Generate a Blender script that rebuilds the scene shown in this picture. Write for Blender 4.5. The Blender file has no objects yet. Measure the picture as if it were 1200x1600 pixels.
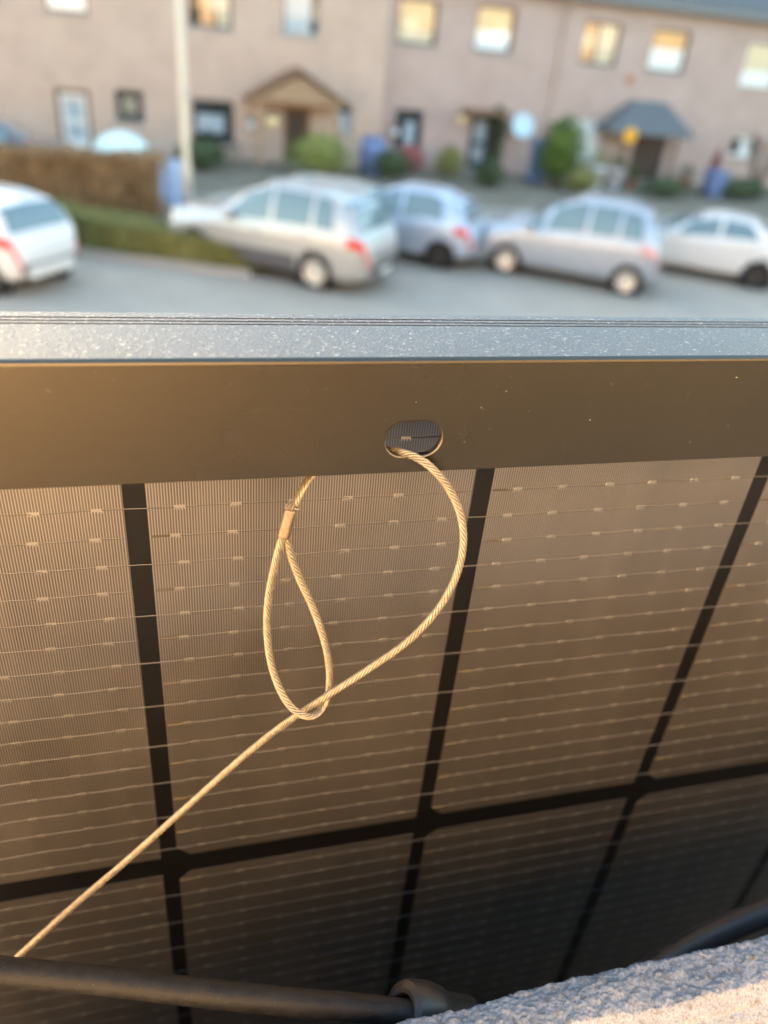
import bpy, math, random
from mathutils import Vector, Matrix, noise

R = math.radians
PI = math.pi
random.seed(7)
scene = bpy.context.scene
col = scene.collection

# ------------------------------------------------------------------ camera
EYE = Vector((0.0, 0.0, 4.3))
F = 1202.0
AX = Vector((0.96696525, 0.05508674, -0.24888484))
AY = Vector((-0.23925524, 0.53300536, -0.81158007))
AZ = Vector((0.08794966, 0.84431673, 0.52857745))
ROT = Matrix((AX, AY, AZ))
camd = bpy.data.cameras.new('camera')
cam = bpy.data.objects.new('camera', camd)
col.objects.link(cam)
cam.matrix_world = Matrix.Translation(EYE) @ ROT.to_4x4()
camd.sensor_fit = 'AUTO'
camd.sensor_width = 36.0
camd.lens = 36.0 * F / 1600.0
camd.clip_start = 0.01
camd.clip_end = 600
camd.dof.use_dof = True
camd.dof.focus_distance = 0.187
camd.dof.aperture_fstop = 8.4
scene.camera = cam

# ------------------------------------------------------------------ light
SUN_EL, SUN_AZ = 6.3, -38.0        # low sun beyond the opposite houses, to the left; it lights our own wall behind the camera
world = bpy.data.worlds.new('World')
scene.world = world
world.use_nodes = True
wn = world.node_tree
sky = wn.nodes.new('ShaderNodeTexSky')
sky.sky_type = 'NISHITA'
sky.sun_disc = False
sky.sun_elevation = R(SUN_EL)
sky.sun_rotation = R(SUN_AZ)
sky.dust_density = 1.5
bg = wn.nodes['Background']
wn.links.new(sky.outputs[0], bg.inputs[0])
bg.inputs[1].default_value = 0.15
sd = bpy.data.lights.new('sun', 'SUN')
sd.energy = 4.8
sd.angle = R(0.5)
sd.color = (1.0, 0.79, 0.54)
sun = bpy.data.objects.new('sun', sd)
col.objects.link(sun)
SUN_DIR = -Vector((math.sin(R(SUN_AZ)) * math.cos(R(SUN_EL)), math.cos(R(SUN_AZ)) * math.cos(R(SUN_EL)), math.sin(R(SUN_EL))))
sun.rotation_euler = SUN_DIR.to_track_quat('-Z', 'Y').to_euler()
sun.location = (-30, 38, 12)
vs = scene.view_settings
vs.view_transform = 'Standard'
vs.look = 'None'
vs.gamma = 1
vs.use_curve_mapping = False
vs.exposure = 3.4
scene.cycles.use_denoising = True
scene.cycles.max_bounces = 6
scene.cycles.caustics_reflective = False
scene.cycles.caustics_refractive = False

# ------------------------------------------------------------------ helpers
def ray(px, py):
    return ROT @ Vector((px - 600.0, -(py - 800.0), -F))
def at(px, py, Y):
    r = ray(px, py)
    return EYE + r * (Y / r.y)
def atd(px, py, depth):
    return EYE + ray(px, py) * (depth / F)
def onground(px, py, z=0.0):
    r = ray(px, py)
    return EYE + r * ((z - EYE.z) / r.z)

class MB:
    def __init__(self):
        self.v = []
        self.f = []
    def add(self, vs_, fs):
        n = len(self.v)
        self.v += [tuple(p) for p in vs_]
        self.f += [tuple(i + n for i in f) for f in fs]
        return self
    def box(self, a, b):
        x0, y0, z0 = a
        x1, y1, z1 = b
        return self.add([(x0, y0, z0), (x1, y0, z0), (x1, y1, z0), (x0, y1, z0), (x0, y0, z1), (x1, y0, z1), (x1, y1, z1), (x0, y1, z1)],
                        [(0, 3, 2, 1), (4, 5, 6, 7), (0, 1, 5, 4), (1, 2, 6, 5), (2, 3, 7, 6), (3, 0, 4, 7)])
    def bevbox(self, a, b, r):
        x0, y0, z0 = a
        x1, y1, z1 = b
        vs_ = []
        for (zz, s) in ((z0, r), (z0 + r, 0), (z1 - r, 0), (z1, r)):
            for (xx, yy) in ((x0 + s + r, y0 + s), (x1 - s - r, y0 + s), (x1 - s, y0 + s + r), (x1 - s, y1 - s - r), (x1 - s - r, y1 - s), (x0 + s + r, y1 - s), (x0 + s, y1 - s - r), (x0 + s, y0 + s + r)):
                vs_.append((xx, yy, zz))
        fs = [tuple(reversed(range(8))), tuple(range(24, 32))]
        for k in range(3):
            for i in range(8):
                j = (i + 1) % 8
                fs.append((k * 8 + i, k * 8 + j, k * 8 + 8 + j, k * 8 + 8 + i))
        return self.add(vs_, fs)
    def tube(self, pts, rad, n=8, cap=True):
        pts = [Vector(p) for p in pts]
        rads = rad if isinstance(rad, (list, tuple)) else [rad] * len(pts)
        vs_, fs = [], []
        t = (pts[1] - pts[0]).normalized()
        up = Vector((0, 0, 1)) if abs(t.z) < 0.9 else Vector((1, 0, 0))
        u = t.cross(up).normalized()
        for i, p in enumerate(pts):
            t = (pts[min(i + 1, len(pts) - 1)] - pts[max(i - 1, 0)]).normalized()
            u = (u - t * u.dot(t)).normalized()
            w = t.cross(u)
            for k in range(n):
                a = 2 * PI * k / n
                vs_.append(p + (u * math.cos(a) + w * math.sin(a)) * rads[i])
        for i in range(len(pts) - 1):
            for k in range(n):
                j = (k + 1) % n
                fs.append((i * n + k, i * n + j, (i + 1) * n + j, (i + 1) * n + k))
        if cap:
            fs.append(tuple(reversed(range(n))))
            fs.append(tuple(range((len(pts) - 1) * n, len(pts) * n)))
        return self.add(vs_, fs)
    def lathe(self, prof, c=(0, 0, 0), axis=(0, 0, 1), n=20, cap=False):
        ax = Vector(axis).normalized()
        u = ax.orthogonal().normalized()
        w = ax.cross(u)
        c = Vector(c)
        vs_, fs = [], []
        for (r, h) in prof:
            for k in range(n):
                a = 2 * PI * k / n
                vs_.append(c + ax * h + (u * math.cos(a) + w * math.sin(a)) * r)
        for i in range(len(prof) - 1):
            for k in range(n):
                j = (k + 1) % n
                fs.append((i * n + k, i * n + j, (i + 1) * n + j, (i + 1) * n + k))
        if cap:
            fs.append(tuple(reversed(range(n))))
            fs.append(tuple(range((len(prof) - 1) * n, len(prof) * n)))
        return self.add(vs_, fs)
    def build(self, name, mat=None, parent=None, smooth=False):
        me = bpy.data.meshes.new(name)
        me.from_pydata(self.v, [], self.f)
        me.update()
        if smooth:
            me.polygons.foreach_set('use_smooth', [True] * len(me.polygons))
        return link(name, me, mat, parent)

def link(name, me, mat=None, parent=None):
    if mat and not me.materials:
        me.materials.append(mat)
    o = bpy.data.objects.new(name, me)
    col.objects.link(o)
    if parent:
        o.parent = parent
    return o
def empty(name, loc=(0, 0, 0), rz=0.0):
    o = bpy.data.objects.new(name, None)
    col.objects.link(o)
    o.location = loc
    o.rotation_euler = (0, 0, rz)
    o.empty_display_size = 0.05
    return o
def tag(o, label, cat, group=None):
    o['label'] = label
    o['category'] = cat
    if group:
        o['group'] = group
    return o
def struct(o):
    o['kind'] = 'structure'
    return o
def stuff(o):
    o['kind'] = 'stuff'
    return o
def autosmooth(o, ang=35):
    me = o.data
    me.polygons.foreach_set('use_smooth', [True] * len(me.polygons))
    me.set_sharp_from_angle(angle=R(ang))
    return o

# ------------------------------------------------------------------ materials
def mat(name, color=(.5, .5, .5), rough=.6, metal=0.0, spec=.5, coat=0.0, coat_rough=.1):
    m = bpy.data.materials.new(name)
    m.use_nodes = True
    b = m.node_tree.nodes['Principled BSDF']
    b.inputs['Base Color'].default_value = (*color, 1)
    b.inputs['Roughness'].default_value = rough
    b.inputs['Metallic'].default_value = metal
    b.inputs['Specular IOR Level'].default_value = spec
    b.inputs['Coat Weight'].default_value = coat
    b.inputs['Coat Roughness'].default_value = coat_rough
    return m
class NT:
    """small helper for node graphs"""
    def __init__(self, m):
        self.t = m.node_tree
        self.b = self.t.nodes['Principled BSDF']
        self.tc = self.t.nodes.new('ShaderNodeTexCoord')
    def new(self, kind, **kw):
        n = self.t.nodes.new(kind)
        for k, v in kw.items():
            setattr(n, k, v)
        return n
    def val(self, n, k, v):
        n.inputs[k].default_value = v
    def lk(self, a, b):
        self.t.links.new(a, b)
    def noise(self, scale, detail=4, rough=.5, vec=None):
        n = self.new('ShaderNodeTexNoise')
        self.val(n, 'Scale', scale)
        self.val(n, 'Detail', detail)
        self.val(n, 'Roughness', rough)
        self.lk(vec or self.tc.outputs['Object'], n.inputs['Vector'])
        return n.outputs['Fac']
    def mapping(self, scale):
        n = self.new('ShaderNodeMapping')
        n.inputs['Scale'].default_value = scale
        self.lk(self.tc.outputs['Object'], n.inputs['Vector'])
        return n.outputs[0]
    def ramp(self, fac, stops):
        n = self.new('ShaderNodeValToRGB')
        while len(n.color_ramp.elements) < len(stops):
            n.color_ramp.elements.new(0.5)
        for e, (p, c) in zip(n.color_ramp.elements, stops):
            e.position = p
            e.color = (*c, 1) if len(c) == 3 else c
        self.lk(fac, n.inputs[0])
        return n.outputs[0]
    def mix(self, fac, a, b, mode='MIX'):
        n = self.new('ShaderNodeMix', data_type='RGBA', blend_type=mode)
        for i, x in ((0, fac), (6, a), (7, b)):
            if isinstance(x, (int, float)):
                n.inputs[i].default_value = x
            elif isinstance(x, tuple):
                n.inputs[i].default_value = (*x, 1)
            else:
                self.lk(x, n.inputs[i])
        return n.outputs[2]
    def bump(self, h, strength=.3, dist=.01):
        n = self.new('ShaderNodeBump')
        self.val(n, 'Strength', strength)
        self.val(n, 'Distance', dist)
        self.lk(h, n.inputs['Height'])
        self.lk(n.outputs[0], self.b.inputs['Normal'])
        return n
    def color(self, c):
        self.lk(c, self.b.inputs['Base Color'])
    def rough(self, c):
        self.lk(c, self.b.inputs['Roughness'])
    def math(self, op, a, b=None):
        n = self.new('ShaderNodeMath', operation=op)
        for i, x in ((0, a), (1, b)):
            if x is None:
                continue
            if isinstance(x, (int, float)):
                n.inputs[i].default_value = x
            else:
                self.lk(x, n.inputs[i])
        return n.outputs[0]

def speckled(name, c0, c1, scale=8, rough=.8, bump=.0, detail=6, dist=.01, **kw):
    m = mat(name, c0, rough, **kw)
    n = NT(m)
    f = n.noise(scale, detail, .6)
    n.color(n.ramp(f, [(.3, c0), (.7, c1)]))
    if bump:
        n.bump(f, bump, dist)
    return m

# --- the panel's metals, glass and cells
def make_rail_mat():
    m = mat('black_anodised_aluminium', (.10, .10, .105), .4, 1.0)
    n = NT(m)
    brushed = n.noise(900, 3, .6, n.mapping((.12, 1, 1)))
    grit = n.noise(2600, 2, .5)
    blot = n.noise(14, 4, .55)
    spots = n.noise(420, 2, .4)
    base = n.mix(blot, (.134, .118, .090), (.150, .133, .103))
    streak = n.noise(160, 5, .65, n.mapping((.05, 1, 1)))
    base = n.mix(n.ramp(streak, [(.35, (0, 0, 0)), (.75, (.3, .3, .3))]), base, (.16, .145, .118))
    smudge = n.noise(55, 6, .7)
    base = n.mix(n.ramp(smudge, [(.5, (0, 0, 0)), (.8, (.3, .3, .3))]), base, (.115, .106, .09))
    base = n.mix(n.ramp(spots, [(.73, (0, 0, 0)), (.79, (1, 1, 1))]), base, (.2, .19, .17))
    n.color(base)
    n.rough(n.ramp(blot, [(.3, (.25,) * 3), (.7, (.32,) * 3)]))
    h = n.mix(.5, brushed, grit)
    n.bump(h, .05, .0004)
    return m
def make_top_mat():
    m = mat('grit_blasted_aluminium', (.2, .2, .2), .35, 1.0)
    n = NT(m)
    grit = n.noise(1500, 4, .7, n.mapping((.8, 1, 1)))
    spark = n.noise(1500, 2, .5, n.mapping((.8, 1, 1)))
    dust = n.noise(22, 5, .6)
    base = n.mix(dust, (.118, .128, .145), (.152, .162, .178))
    base = n.mix(n.ramp(spark, [(.62, (0, 0, 0)), (.7, (1, 1, 1))]), base, (.42, .41, .39))
    n.color(base)
    n.rough(n.ramp(grit, [(.3, (.26,) * 3), (.7, (.5,) * 3)]))
    n.bump(grit, .85, .0009)
    return m
M = {}
M['rail'] = make_rail_mat()
M['rail_top'] = make_top_mat()
M['groove'] = mat('groove_shade', (.004, .0045, .006), .7, 0, .2)  # near-black colour stands in for shade inside the grooves
M['burr'] = mat('bare_cut_aluminium', (.19, .165, .13), .4, 1.0)

def make_cell_mat():
    m = mat('solar_cell_rear', (.1, .1, .1), .42, .9, .5)
    n = NT(m)
    sep = n.new('ShaderNodeSeparateXYZ')
    n.lk(n.tc.outputs['Object'], sep.inputs[0])
    s = n.math('SINE', n.math('MULTIPLY', sep.outputs[0], 2 * PI / 0.00068))
    line = n.ramp(n.math('MULTIPLY_ADD', s, .5), [(.5, (0, 0, 0)), (.9, (1, 1, 1))])
    n.t.nodes[-2].inputs[2].default_value = .5
    gp = n.new('ShaderNodeNewGeometry')
    mpp = n.new('ShaderNodeMapping')
    mpp.inputs['Scale'].default_value = (1, 1, .07)
    n.lk(gp.outputs['Position'], mpp.inputs['Vector'])
    blot = n.noise(24, 5, .62, gp.outputs['Position'])
    streak = n.noise(85, 4, .65, mpp.outputs[0])
    base = n.mix(n.ramp(n.mix(.5, blot, streak), [(.32, (0, 0, 0)), (.68, (1, 1, 1))]), (.150, .142, .128), (.245, .231, .208))
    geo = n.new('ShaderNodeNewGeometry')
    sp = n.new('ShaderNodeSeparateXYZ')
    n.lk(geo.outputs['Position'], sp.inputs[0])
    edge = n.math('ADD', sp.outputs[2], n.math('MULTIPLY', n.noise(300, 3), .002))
    slot_shade = n.math('GREATER_THAN', edge, 4.3 - .0905 + .001)  # mask for the shade painted onto the cells behind the flange
    dusty = n.mix(line, base, (.50, .465, .42))  # cell colour outside the painted shade
    n.color(n.mix(slot_shade, dusty, n.mix(line, (.105, .122, .165), (.20, .225, .28))))  # darker bluish cell colour stands in for the shade behind the flange
    n.rough(n.ramp(n.mix(.5, blot, streak), [(.3, (.28,) * 3), (.7, (.37,) * 3)]))
    return m
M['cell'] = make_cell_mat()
M['backsheet'] = mat('black_laminate_grid', (.0035, .0035, .0037), .35, 0, .42)
M['wire'] = mat('tinned_copper_wire', (.185, .185, .185), .34, 1.0)
M['wire_tip'] = mat('bare_copper_end', (.17, .15, .105), .4, 1.0)
M['pad'] = mat('silver_solder_pad', (.52, .50, .46), .36, 1.0)

def make_rope_mat():
    m = mat('galvanised_steel_wire', (.62, .58, .5), .36, .6)
    n = NT(m)
    f = n.noise(900, 4, .6)
    n.color(n.ramp(f, [(.3, (.27, .235, .17)), (.7, (.47, .41, .30))]))
    n.rough(n.ramp(n.noise(300, 3), [(.3, (.30,) * 3), (.7, (.46,) * 3)]))
    return m
M['rope'] = make_rope_mat()
M['ferrule'] = speckled('dull_crimped_metal', (.15, .12, .09), (.25, .20, .155), 900, .42, .15, dist=.0003, metal=.9)

def make_rubber():
    m = mat('black_rubber', (.03, .03, .03), .45, 0, .3)
    n = NT(m)
    dust = n.noise(240, 6, .7)
    speck = n.noise(1500, 2, .5)
    c = n.mix(n.ramp(dust, [(.4, (0, 0, 0)), (.75, (1, 1, 1))]), (.009, .009, .0088), (.027, .024, .021))
    c = n.mix(n.ramp(speck, [(.69, (0, 0, 0)), (.75, (1, 1, 1))]), c, (.08, .073, .066))
    n.color(c)
    n.rough(n.ramp(dust, [(.3, (.46,) * 3), (.7, (.66,) * 3)]))
    n.bump(n.noise(700, 5, .6), .25, .0006)
    return m
M['rubber'] = make_rubber()
M['grey_sheath'] = speckled('smooth_dark_grey_sheath', (.030, .030, .034), (.040, .040, .045), 200, .45)
M['plastic'] = speckled('black_connector_plastic', (.012, .012, .013), (.026, .026, .028), 300, .42, .1, dist=.0005)

def make_concrete():
    m = mat('weathered_concrete', (.4, .38, .35), .92)
    n = NT(m)
    big = n.noise(28, 6, .65)
    fine = n.noise(420, 6, .7)
    peb = n.new('ShaderNodeTexVoronoi')
    n.val(peb, 'Scale', 190)
    n.lk(n.tc.outputs['Object'], peb.inputs['Vector'])
    grain = n.noise(1500, 4, .7)
    c = n.ramp(big, [(.25, (.25, .275, .305)), (.5, (.34, .37, .405)), (.75, (.44, .47, .50))])
    c = n.mix(n.ramp(grain, [(.36, (.75, .75, .75)), (.52, (0, 0, 0))]), c, (.17, .16, .15))
    c = n.mix(n.ramp(grain, [(.60, (0, 0, 0)), (.72, (.7, .7, .7))]), c, (.62, .61, .60))
    c = n.mix(n.ramp(fine, [(.36, (.8, .8, .8)), (.46, (0, 0, 0))]), c, (.16, .14, .12))
    c = n.mix(n.ramp(n.noise(75, 5, .7), [(.62, (0, 0, 0)), (.70, (.8, .8, .8))]), c, (.15, .13, .11))
    c = n.mix(n.ramp(n.noise(60, 4, .6, n.mapping((1, 1.3, 1))), [(.67, (0, 0, 0)), (.72, (1, 1, 1))]), c, (.38, .27, .05))
    n.color(c)
    n.bump(n.mix(.55, fine, grain), .6, .0006)
    return m
M['concrete'] = make_concrete()
M['unseen_brick'] = speckled('unseen_dark_brick', (.035, .028, .024), (.06, .048, .04), 60, .9, .3)  # unseen wall, coloured dark to keep the lower panel's reflection dark

# --- street materials
def make_brick(name='warm_brown_brick', g=(1, 1, 1)):
    m = mat(name, (.3, .22, .18), .9)
    n = NT(m)
    mp = n.new('ShaderNodeMapping')
    mp.inputs['Rotation'].default_value = (R(-90), 0, 0)
    n.lk(n.tc.outputs['Object'], mp.inputs['Vector'])
    b = n.new('ShaderNodeTexBrick')
    n.lk(mp.outputs[0], b.inputs['Vector'])
    b.inputs['Color1'].default_value = (.51, .365, .275, 1)
    b.inputs['Color2'].default_value = (.41, .285, .21, 1)
    b.inputs['Mortar'].default_value = (.50, .42, .34, 1)
    for k, v in (('Scale', 1.0), ('Mortar Size', .008), ('Brick Width', .22), ('Row Height', .065), ('Bias', 0.0)):
        n.val(b, k, v)
    var = n.noise(1.1, 5, .6)
    c = n.mix(.55, b.outputs['Color'], n.ramp(var, [(.3, (.40, .285, .235)), (.7, (.54, .40, .335))]))
    n.color(n.mix(1.0, c, g, 'MULTIPLY'))
    n.bump(b.outputs['Fac'], -.4, .01)
    return m
M['brick'] = make_brick()
M['brick_pink'] = make_brick('greyish_pink_brick', (.88, .88, .96))
M['own_brick'] = speckled('sunlit_sandy_brick', (.42, .31, .215), (.52, .40, .285), 6, .9, .2)
M['white'] = mat('white_painted_wood', (.72, .71, .68), .5)
M['brown_wood'] = speckled('brown_stained_wood', (.16, .085, .045), (.23, .13, .07), 12, .6)
M['dark_wood'] = speckled('dark_brown_door', (.05, .03, .02), (.075, .045, .03), 10, .5)
M['tan_wood'] = speckled('tan_boarding', (.30, .19, .11), (.38, .25, .15), 9, .7)
M['dark_frame'] = mat('dark_grey_frame', (.05, .055, .06), .5)
M['sill'] = speckled('grey_stone_sill', (.30, .29, .28), (.38, .37, .35), 20, .8)
M['slate'] = speckled('blue_grey_slate', (.09, .105, .12), (.14, .155, .17), 7, .55, .3)
M['tile'] = speckled('dark_roof_tile', (.07, .075, .08), (.11, .115, .12), 6, .42, .3)
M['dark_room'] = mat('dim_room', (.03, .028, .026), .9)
M['curtain_yellow'] = mat('yellow_blind', (.66, .48, .27), .8)
M['curtain_orange'] = mat('orange_curtain', (.80, .42, .20), .8)
M['curtain_white'] = mat('white_net_curtain', (.9, .9, .9), .8)
M['curtain_cream'] = mat('cream_blind', (.72, .60, .43), .8)
M['curtain_grey'] = mat('pale_grey_blind', (.45, .52, .58), .8)
M['gutter'] = mat('grey_zinc', (.14, .15, .165), .5, .3)
def make_pane():
    m = bpy.data.materials.new('window_glass')
    m.use_nodes = True
    t = m.node_tree
    t.nodes.clear()
    out = t.nodes.new('ShaderNodeOutputMaterial')
    mix = t.nodes.new('ShaderNodeMixShader')
    lw = t.nodes.new('ShaderNodeLayerWeight')
    lw.inputs['Blend'].default_value = .5
    pw = t.nodes.new('ShaderNodeMath')
    pw.operation = 'POWER'
    pw.inputs[1].default_value = 4
    t.links.new(lw.outputs['Facing'], pw.inputs[0])
    fr = t.nodes.new('ShaderNodeMath')
    fr.operation = 'MULTIPLY_ADD'
    fr.inputs[1].default_value = .8
    fr.inputs[2].default_value = .04
    t.links.new(pw.outputs[0], fr.inputs[0])
    tr = t.nodes.new('ShaderNodeBsdfTransparent')
    tr.inputs[0].default_value = (.98, .99, .99, 1)
    gl = t.nodes.new('ShaderNodeBsdfGlossy')
    gl.inputs['Roughness'].default_value = .02
    t.links.new(fr.outputs[0], mix.inputs[0])
    t.links.new(tr.outputs[0], mix.inputs[1])
    t.links.new(gl.outputs[0], mix.inputs[2])
    t.links.new(mix.outputs[0], out.inputs[0])
    return m
M['pane'] = make_pane()
def make_asphalt():
    m = mat('worn_grey_asphalt', (.16, .16, .16), .85)
    n = NT(m)
    a = n.noise(1.2, 6, .65)
    g = n.noise(60, 4, .7)
    c = n.ramp(a, [(.3, (.30, .27, .220)), (.7, (.38, .34, .28))])
    n.color(n.mix(.35, c, n.ramp(g, [(.35, (.24, .22, .185)), (.65, (.43, .39, .33))])))
    n.bump(g, .5, .006)
    return m
M['asphalt'] = make_asphalt()
M['ground'] = speckled('mixed_earth', (.12, .10, .07), (.17, .15, .11), 3, .95, .3)
M['paving'] = speckled('grey_paving', (.24, .225, .21), (.32, .30, .28), 5, .85, .3)
M['garden'] = speckled('mossy_garden_soil', (.13, .11, .075), (.22, .19, .14), 1.6, .95, .4)
M['kerb'] = speckled('concrete_kerb', (.30, .28, .26), (.38, .36, .33), 14, .85, .2)
M['soil'] = speckled('bare_soil', (.10, .075, .05), (.15, .115, .08), 9, .95, .5)
M['pole'] = speckled('pale_lamp_post_paint', (.56, .48, .34), (.64, .56, .42), 18, .5)
M['steel'] = mat('galvanised_steel', (.5, .5, .5), .45, .8)
M['blue'] = mat('blue_plastic', (.12, .17, .33), .55)
M['mint'] = mat('pale_mint_cloth', (.62, .76, .72), .7)
M['dish'] = mat('pale_dish', (.50, .66, .76), .5)
M['orange_sign'] = mat('amber_yellow_disc', (.75, .36, .02), .5)
M['lamp_glass'] = mat('cream_lamp_glass', (.85, .68, .36), .3)
M['clay'] = speckled('terracotta', (.36, .15, .09), (.42, .19, .12), 12, .8)
M['white_pot'] = mat('white_glaze', (.72, .72, .76), .35)
M['redcloth'] = mat('dark_red_cloth', (.14, .03, .03), .8)
M['lightblue'] = mat('pale_blue_cloth', (.42, .55, .80), .7)
M['black'] = mat('black_plastic', (.02, .02, .02), .6)
M['twig'] = speckled('brown_bark', (.11, .075, .045), (.16, .115, .075), 25, .9)
def leafmat(name, cs):
    m = mat(name, cs[0], .6, 0, .35)
    n = NT(m)
    g = n.new('ShaderNodeNewGeometry')
    n.color(n.ramp(g.outputs['Random Per Island'], [(i / max(1, len(cs) - 1), c) for i, c in enumerate(cs)]))
    return m
M['leaf_brown'] = leafmat('copper_winter_leaf', [(.19, .105, .045), (.28, .165, .07), (.38, .235, .11)])
M['leaf_green'] = leafmat('mid_green_leaf', [(.10, .13, .03), (.14, .18, .045), (.18, .21, .06)])
M['leaf_moss'] = leafmat('olive_green_leaf', [(.13, .14, .04), (.19, .19, .055), (.26, .24, .08)])
M['leaf_bright'] = leafmat('fresh_green_leaf', [(.035, .06, .006), (.06, .10, .010), (.09, .135, .018)])
M['leaf_lime'] = leafmat('lime_green_leaf', [(.14, .17, .03), (.19, .22, .05), (.23, .24, .07)])
M['leaf_dark'] = leafmat('dark_green_leaf', [(.03, .05, .02), (.05, .075, .03), (.07, .09, .035)])
M['leaf_red'] = leafmat('dull_red_blossom', [(.25, .06, .06), (.32, .09, .09), (.36, .14, .12)])

def paint(name, c, metal=.0, rough=.32):
    m = mat(name, c, rough, metal, .5, .8, .06)
    return m
M['p_white'] = paint('white_car_paint', (.66, .66, .64))
M['p_silver'] = paint('warm_silver_paint', (.45, .45, .435), .5)
M['p_blue'] = paint('pale_blue_silver_paint', (.45, .525, .63), .4)
M['p_mpv'] = paint('blue_grey_silver_paint', (.37, .415, .475), .45)
M['p_pale'] = paint('pale_green_silver_paint', (.42, .47, .42), .4)
M['p_dark'] = paint('dark_grey_paint', (.10, .10, .12), .4)
M['car_glass'] = mat('tinted_car_glass', (.13, .20, .22), .06, 0, 1.0)
M['tyre'] = mat('tyre_rubber', (.02, .02, .02), .85)
M['rim'] = mat('silver_alloy', (.66, .66, .64), .35, .7)
M['dark_rim'] = mat('dark_steel_rim', (.05, .05, .05), .5, .5)
M['tail'] = mat('red_lens', (.62, .015, .012), .35, 0, .25)
M['tail_pale'] = mat('pale_pink_lens', (.60, .28, .28), .15, 0, .6)
M['head'] = mat('clear_lens', (.42, .44, .47), .08, 0, .8)
M['plate'] = mat('number_plate_white', (.62, .61, .55), .5)
M['trim'] = mat('grey_plastic_trim', (.085, .088, .095), .6)

# ================================================================== SETTING
def sheet(name, pts, z, m):
    mb = MB()
    mb.add([(x, y, z) for x, y in pts], [tuple(range(len(pts)))])
    return struct(mb.build(name, M[m]))
FAC = 29.6                       # facade plane of the houses on the right
sheet('ground', [(-250, -250), (250, -250), (250, 350), (-250, 350)], -.03, 'ground')
sheet('road', [(-60, .2), (60, .2), (60, 22.6), (-60, 22.6)], .0, 'asphalt')
pv = MB()
pv.box((-60, 22.6, -.03), (60, FAC + 3, .1))
struct(pv.build('front_garden_ground', M['garden']))
kb = MB()
kb.box((-60, 22.45, -.03), (60, 22.6, .12))
struct(kb.build('kerb', M['kerb']))

# the planted bed at the left with its kerb
h0, h1 = onground(118, 398), onground(372, 432)
bed_dir = Vector((h1.x - h0.x, h1.y - h0.y, 0)).normalized()
bed_n = Vector((-bed_dir.y, bed_dir.x, 0))
if bed_n.y < 0:
    bed_n = -bed_n
b0 = Vector((h0.x, h0.y, 0)) - bed_dir * 2.6
b1 = Vector((h1.x, h1.y, 0)) + bed_dir * .25
def quadbox(p, q, wd, z0, z1):
    mb = MB()
    c = [p, q, q + bed_n * wd, p + bed_n * wd]
    mb.add([(v.x, v.y, z0) for v in c] + [(v.x, v.y, z1) for v in c],
           [(0, 3, 2, 1), (4, 5, 6, 7), (0, 1, 5, 4), (1, 2, 6, 5), (2, 3, 7, 6), (3, 0, 4, 7)])
    return mb
struct(quadbox(b0 + bed_n * .12, b1 + bed_n * .12, 1.1, -.02, .09).build('flower_bed', M['soil']))
struct(quadbox(b0, b1, .117, -.02, .12).build('bed_kerb', M['kerb']))

# ------------------------------------------------------------------ houses
WALL_T = .32
def facade(parent, x0, x1, z1, Y, holes, depth=7.0, m='brick'):
    """a brick front with real openings, its reveals, ends and back"""
    xs = sorted({x0, x1, *[h[0] for h in holes], *[h[1] for h in holes]})
    zs = sorted({0.0, z1, *[h[2] for h in holes], *[h[3] for h in holes]})
    xs = [x for x in xs if x0 <= x <= x1]
    mb = MB()
    for i in range(len(xs) - 1):
        for j in range(len(zs) - 1):
            cx, cz = (xs[i] + xs[i + 1]) / 2, (zs[j] + zs[j + 1]) / 2
            if any(h[0] < cx < h[1] and h[2] < cz < h[3] for h in holes):
                continue
            mb.add([(xs[i], Y, zs[j]), (xs[i + 1], Y, zs[j]), (xs[i + 1], Y, zs[j + 1]), (xs[i], Y, zs[j + 1])], [(0, 1, 2, 3)])
    for (a, b, c, d) in holes:
        mb.add([(a, Y, c), (b, Y, c), (b, Y, d), (a, Y, d), (a, Y + WALL_T, c), (b, Y + WALL_T, c), (b, Y + WALL_T, d), (a, Y + WALL_T, d)],
               [(0, 4, 5, 1), (1, 5, 6, 2), (2, 6, 7, 3), (3, 7, 4, 0)])
    e = .001
    mb.add([(x0, Y, 0), (x0, Y + depth, 0), (x0, Y + depth, z1), (x0, Y, z1)], [(0, 3, 2, 1)])
    mb.add([(x1, Y, 0), (x1, Y + depth, 0), (x1, Y + depth, z1), (x1, Y, z1)], [(0, 1, 2, 3)])
    mb.add([(x0, Y + depth, 0), (x1, Y + depth, 0), (x1, Y + depth, z1), (x0, Y + depth, z1)], [(0, 3, 2, 1)])
    mb.build('wall', M[m], parent)
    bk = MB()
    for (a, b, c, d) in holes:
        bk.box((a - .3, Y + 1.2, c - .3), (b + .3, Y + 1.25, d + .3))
    bk.build('room_back', M['dark_room'], parent)

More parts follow.
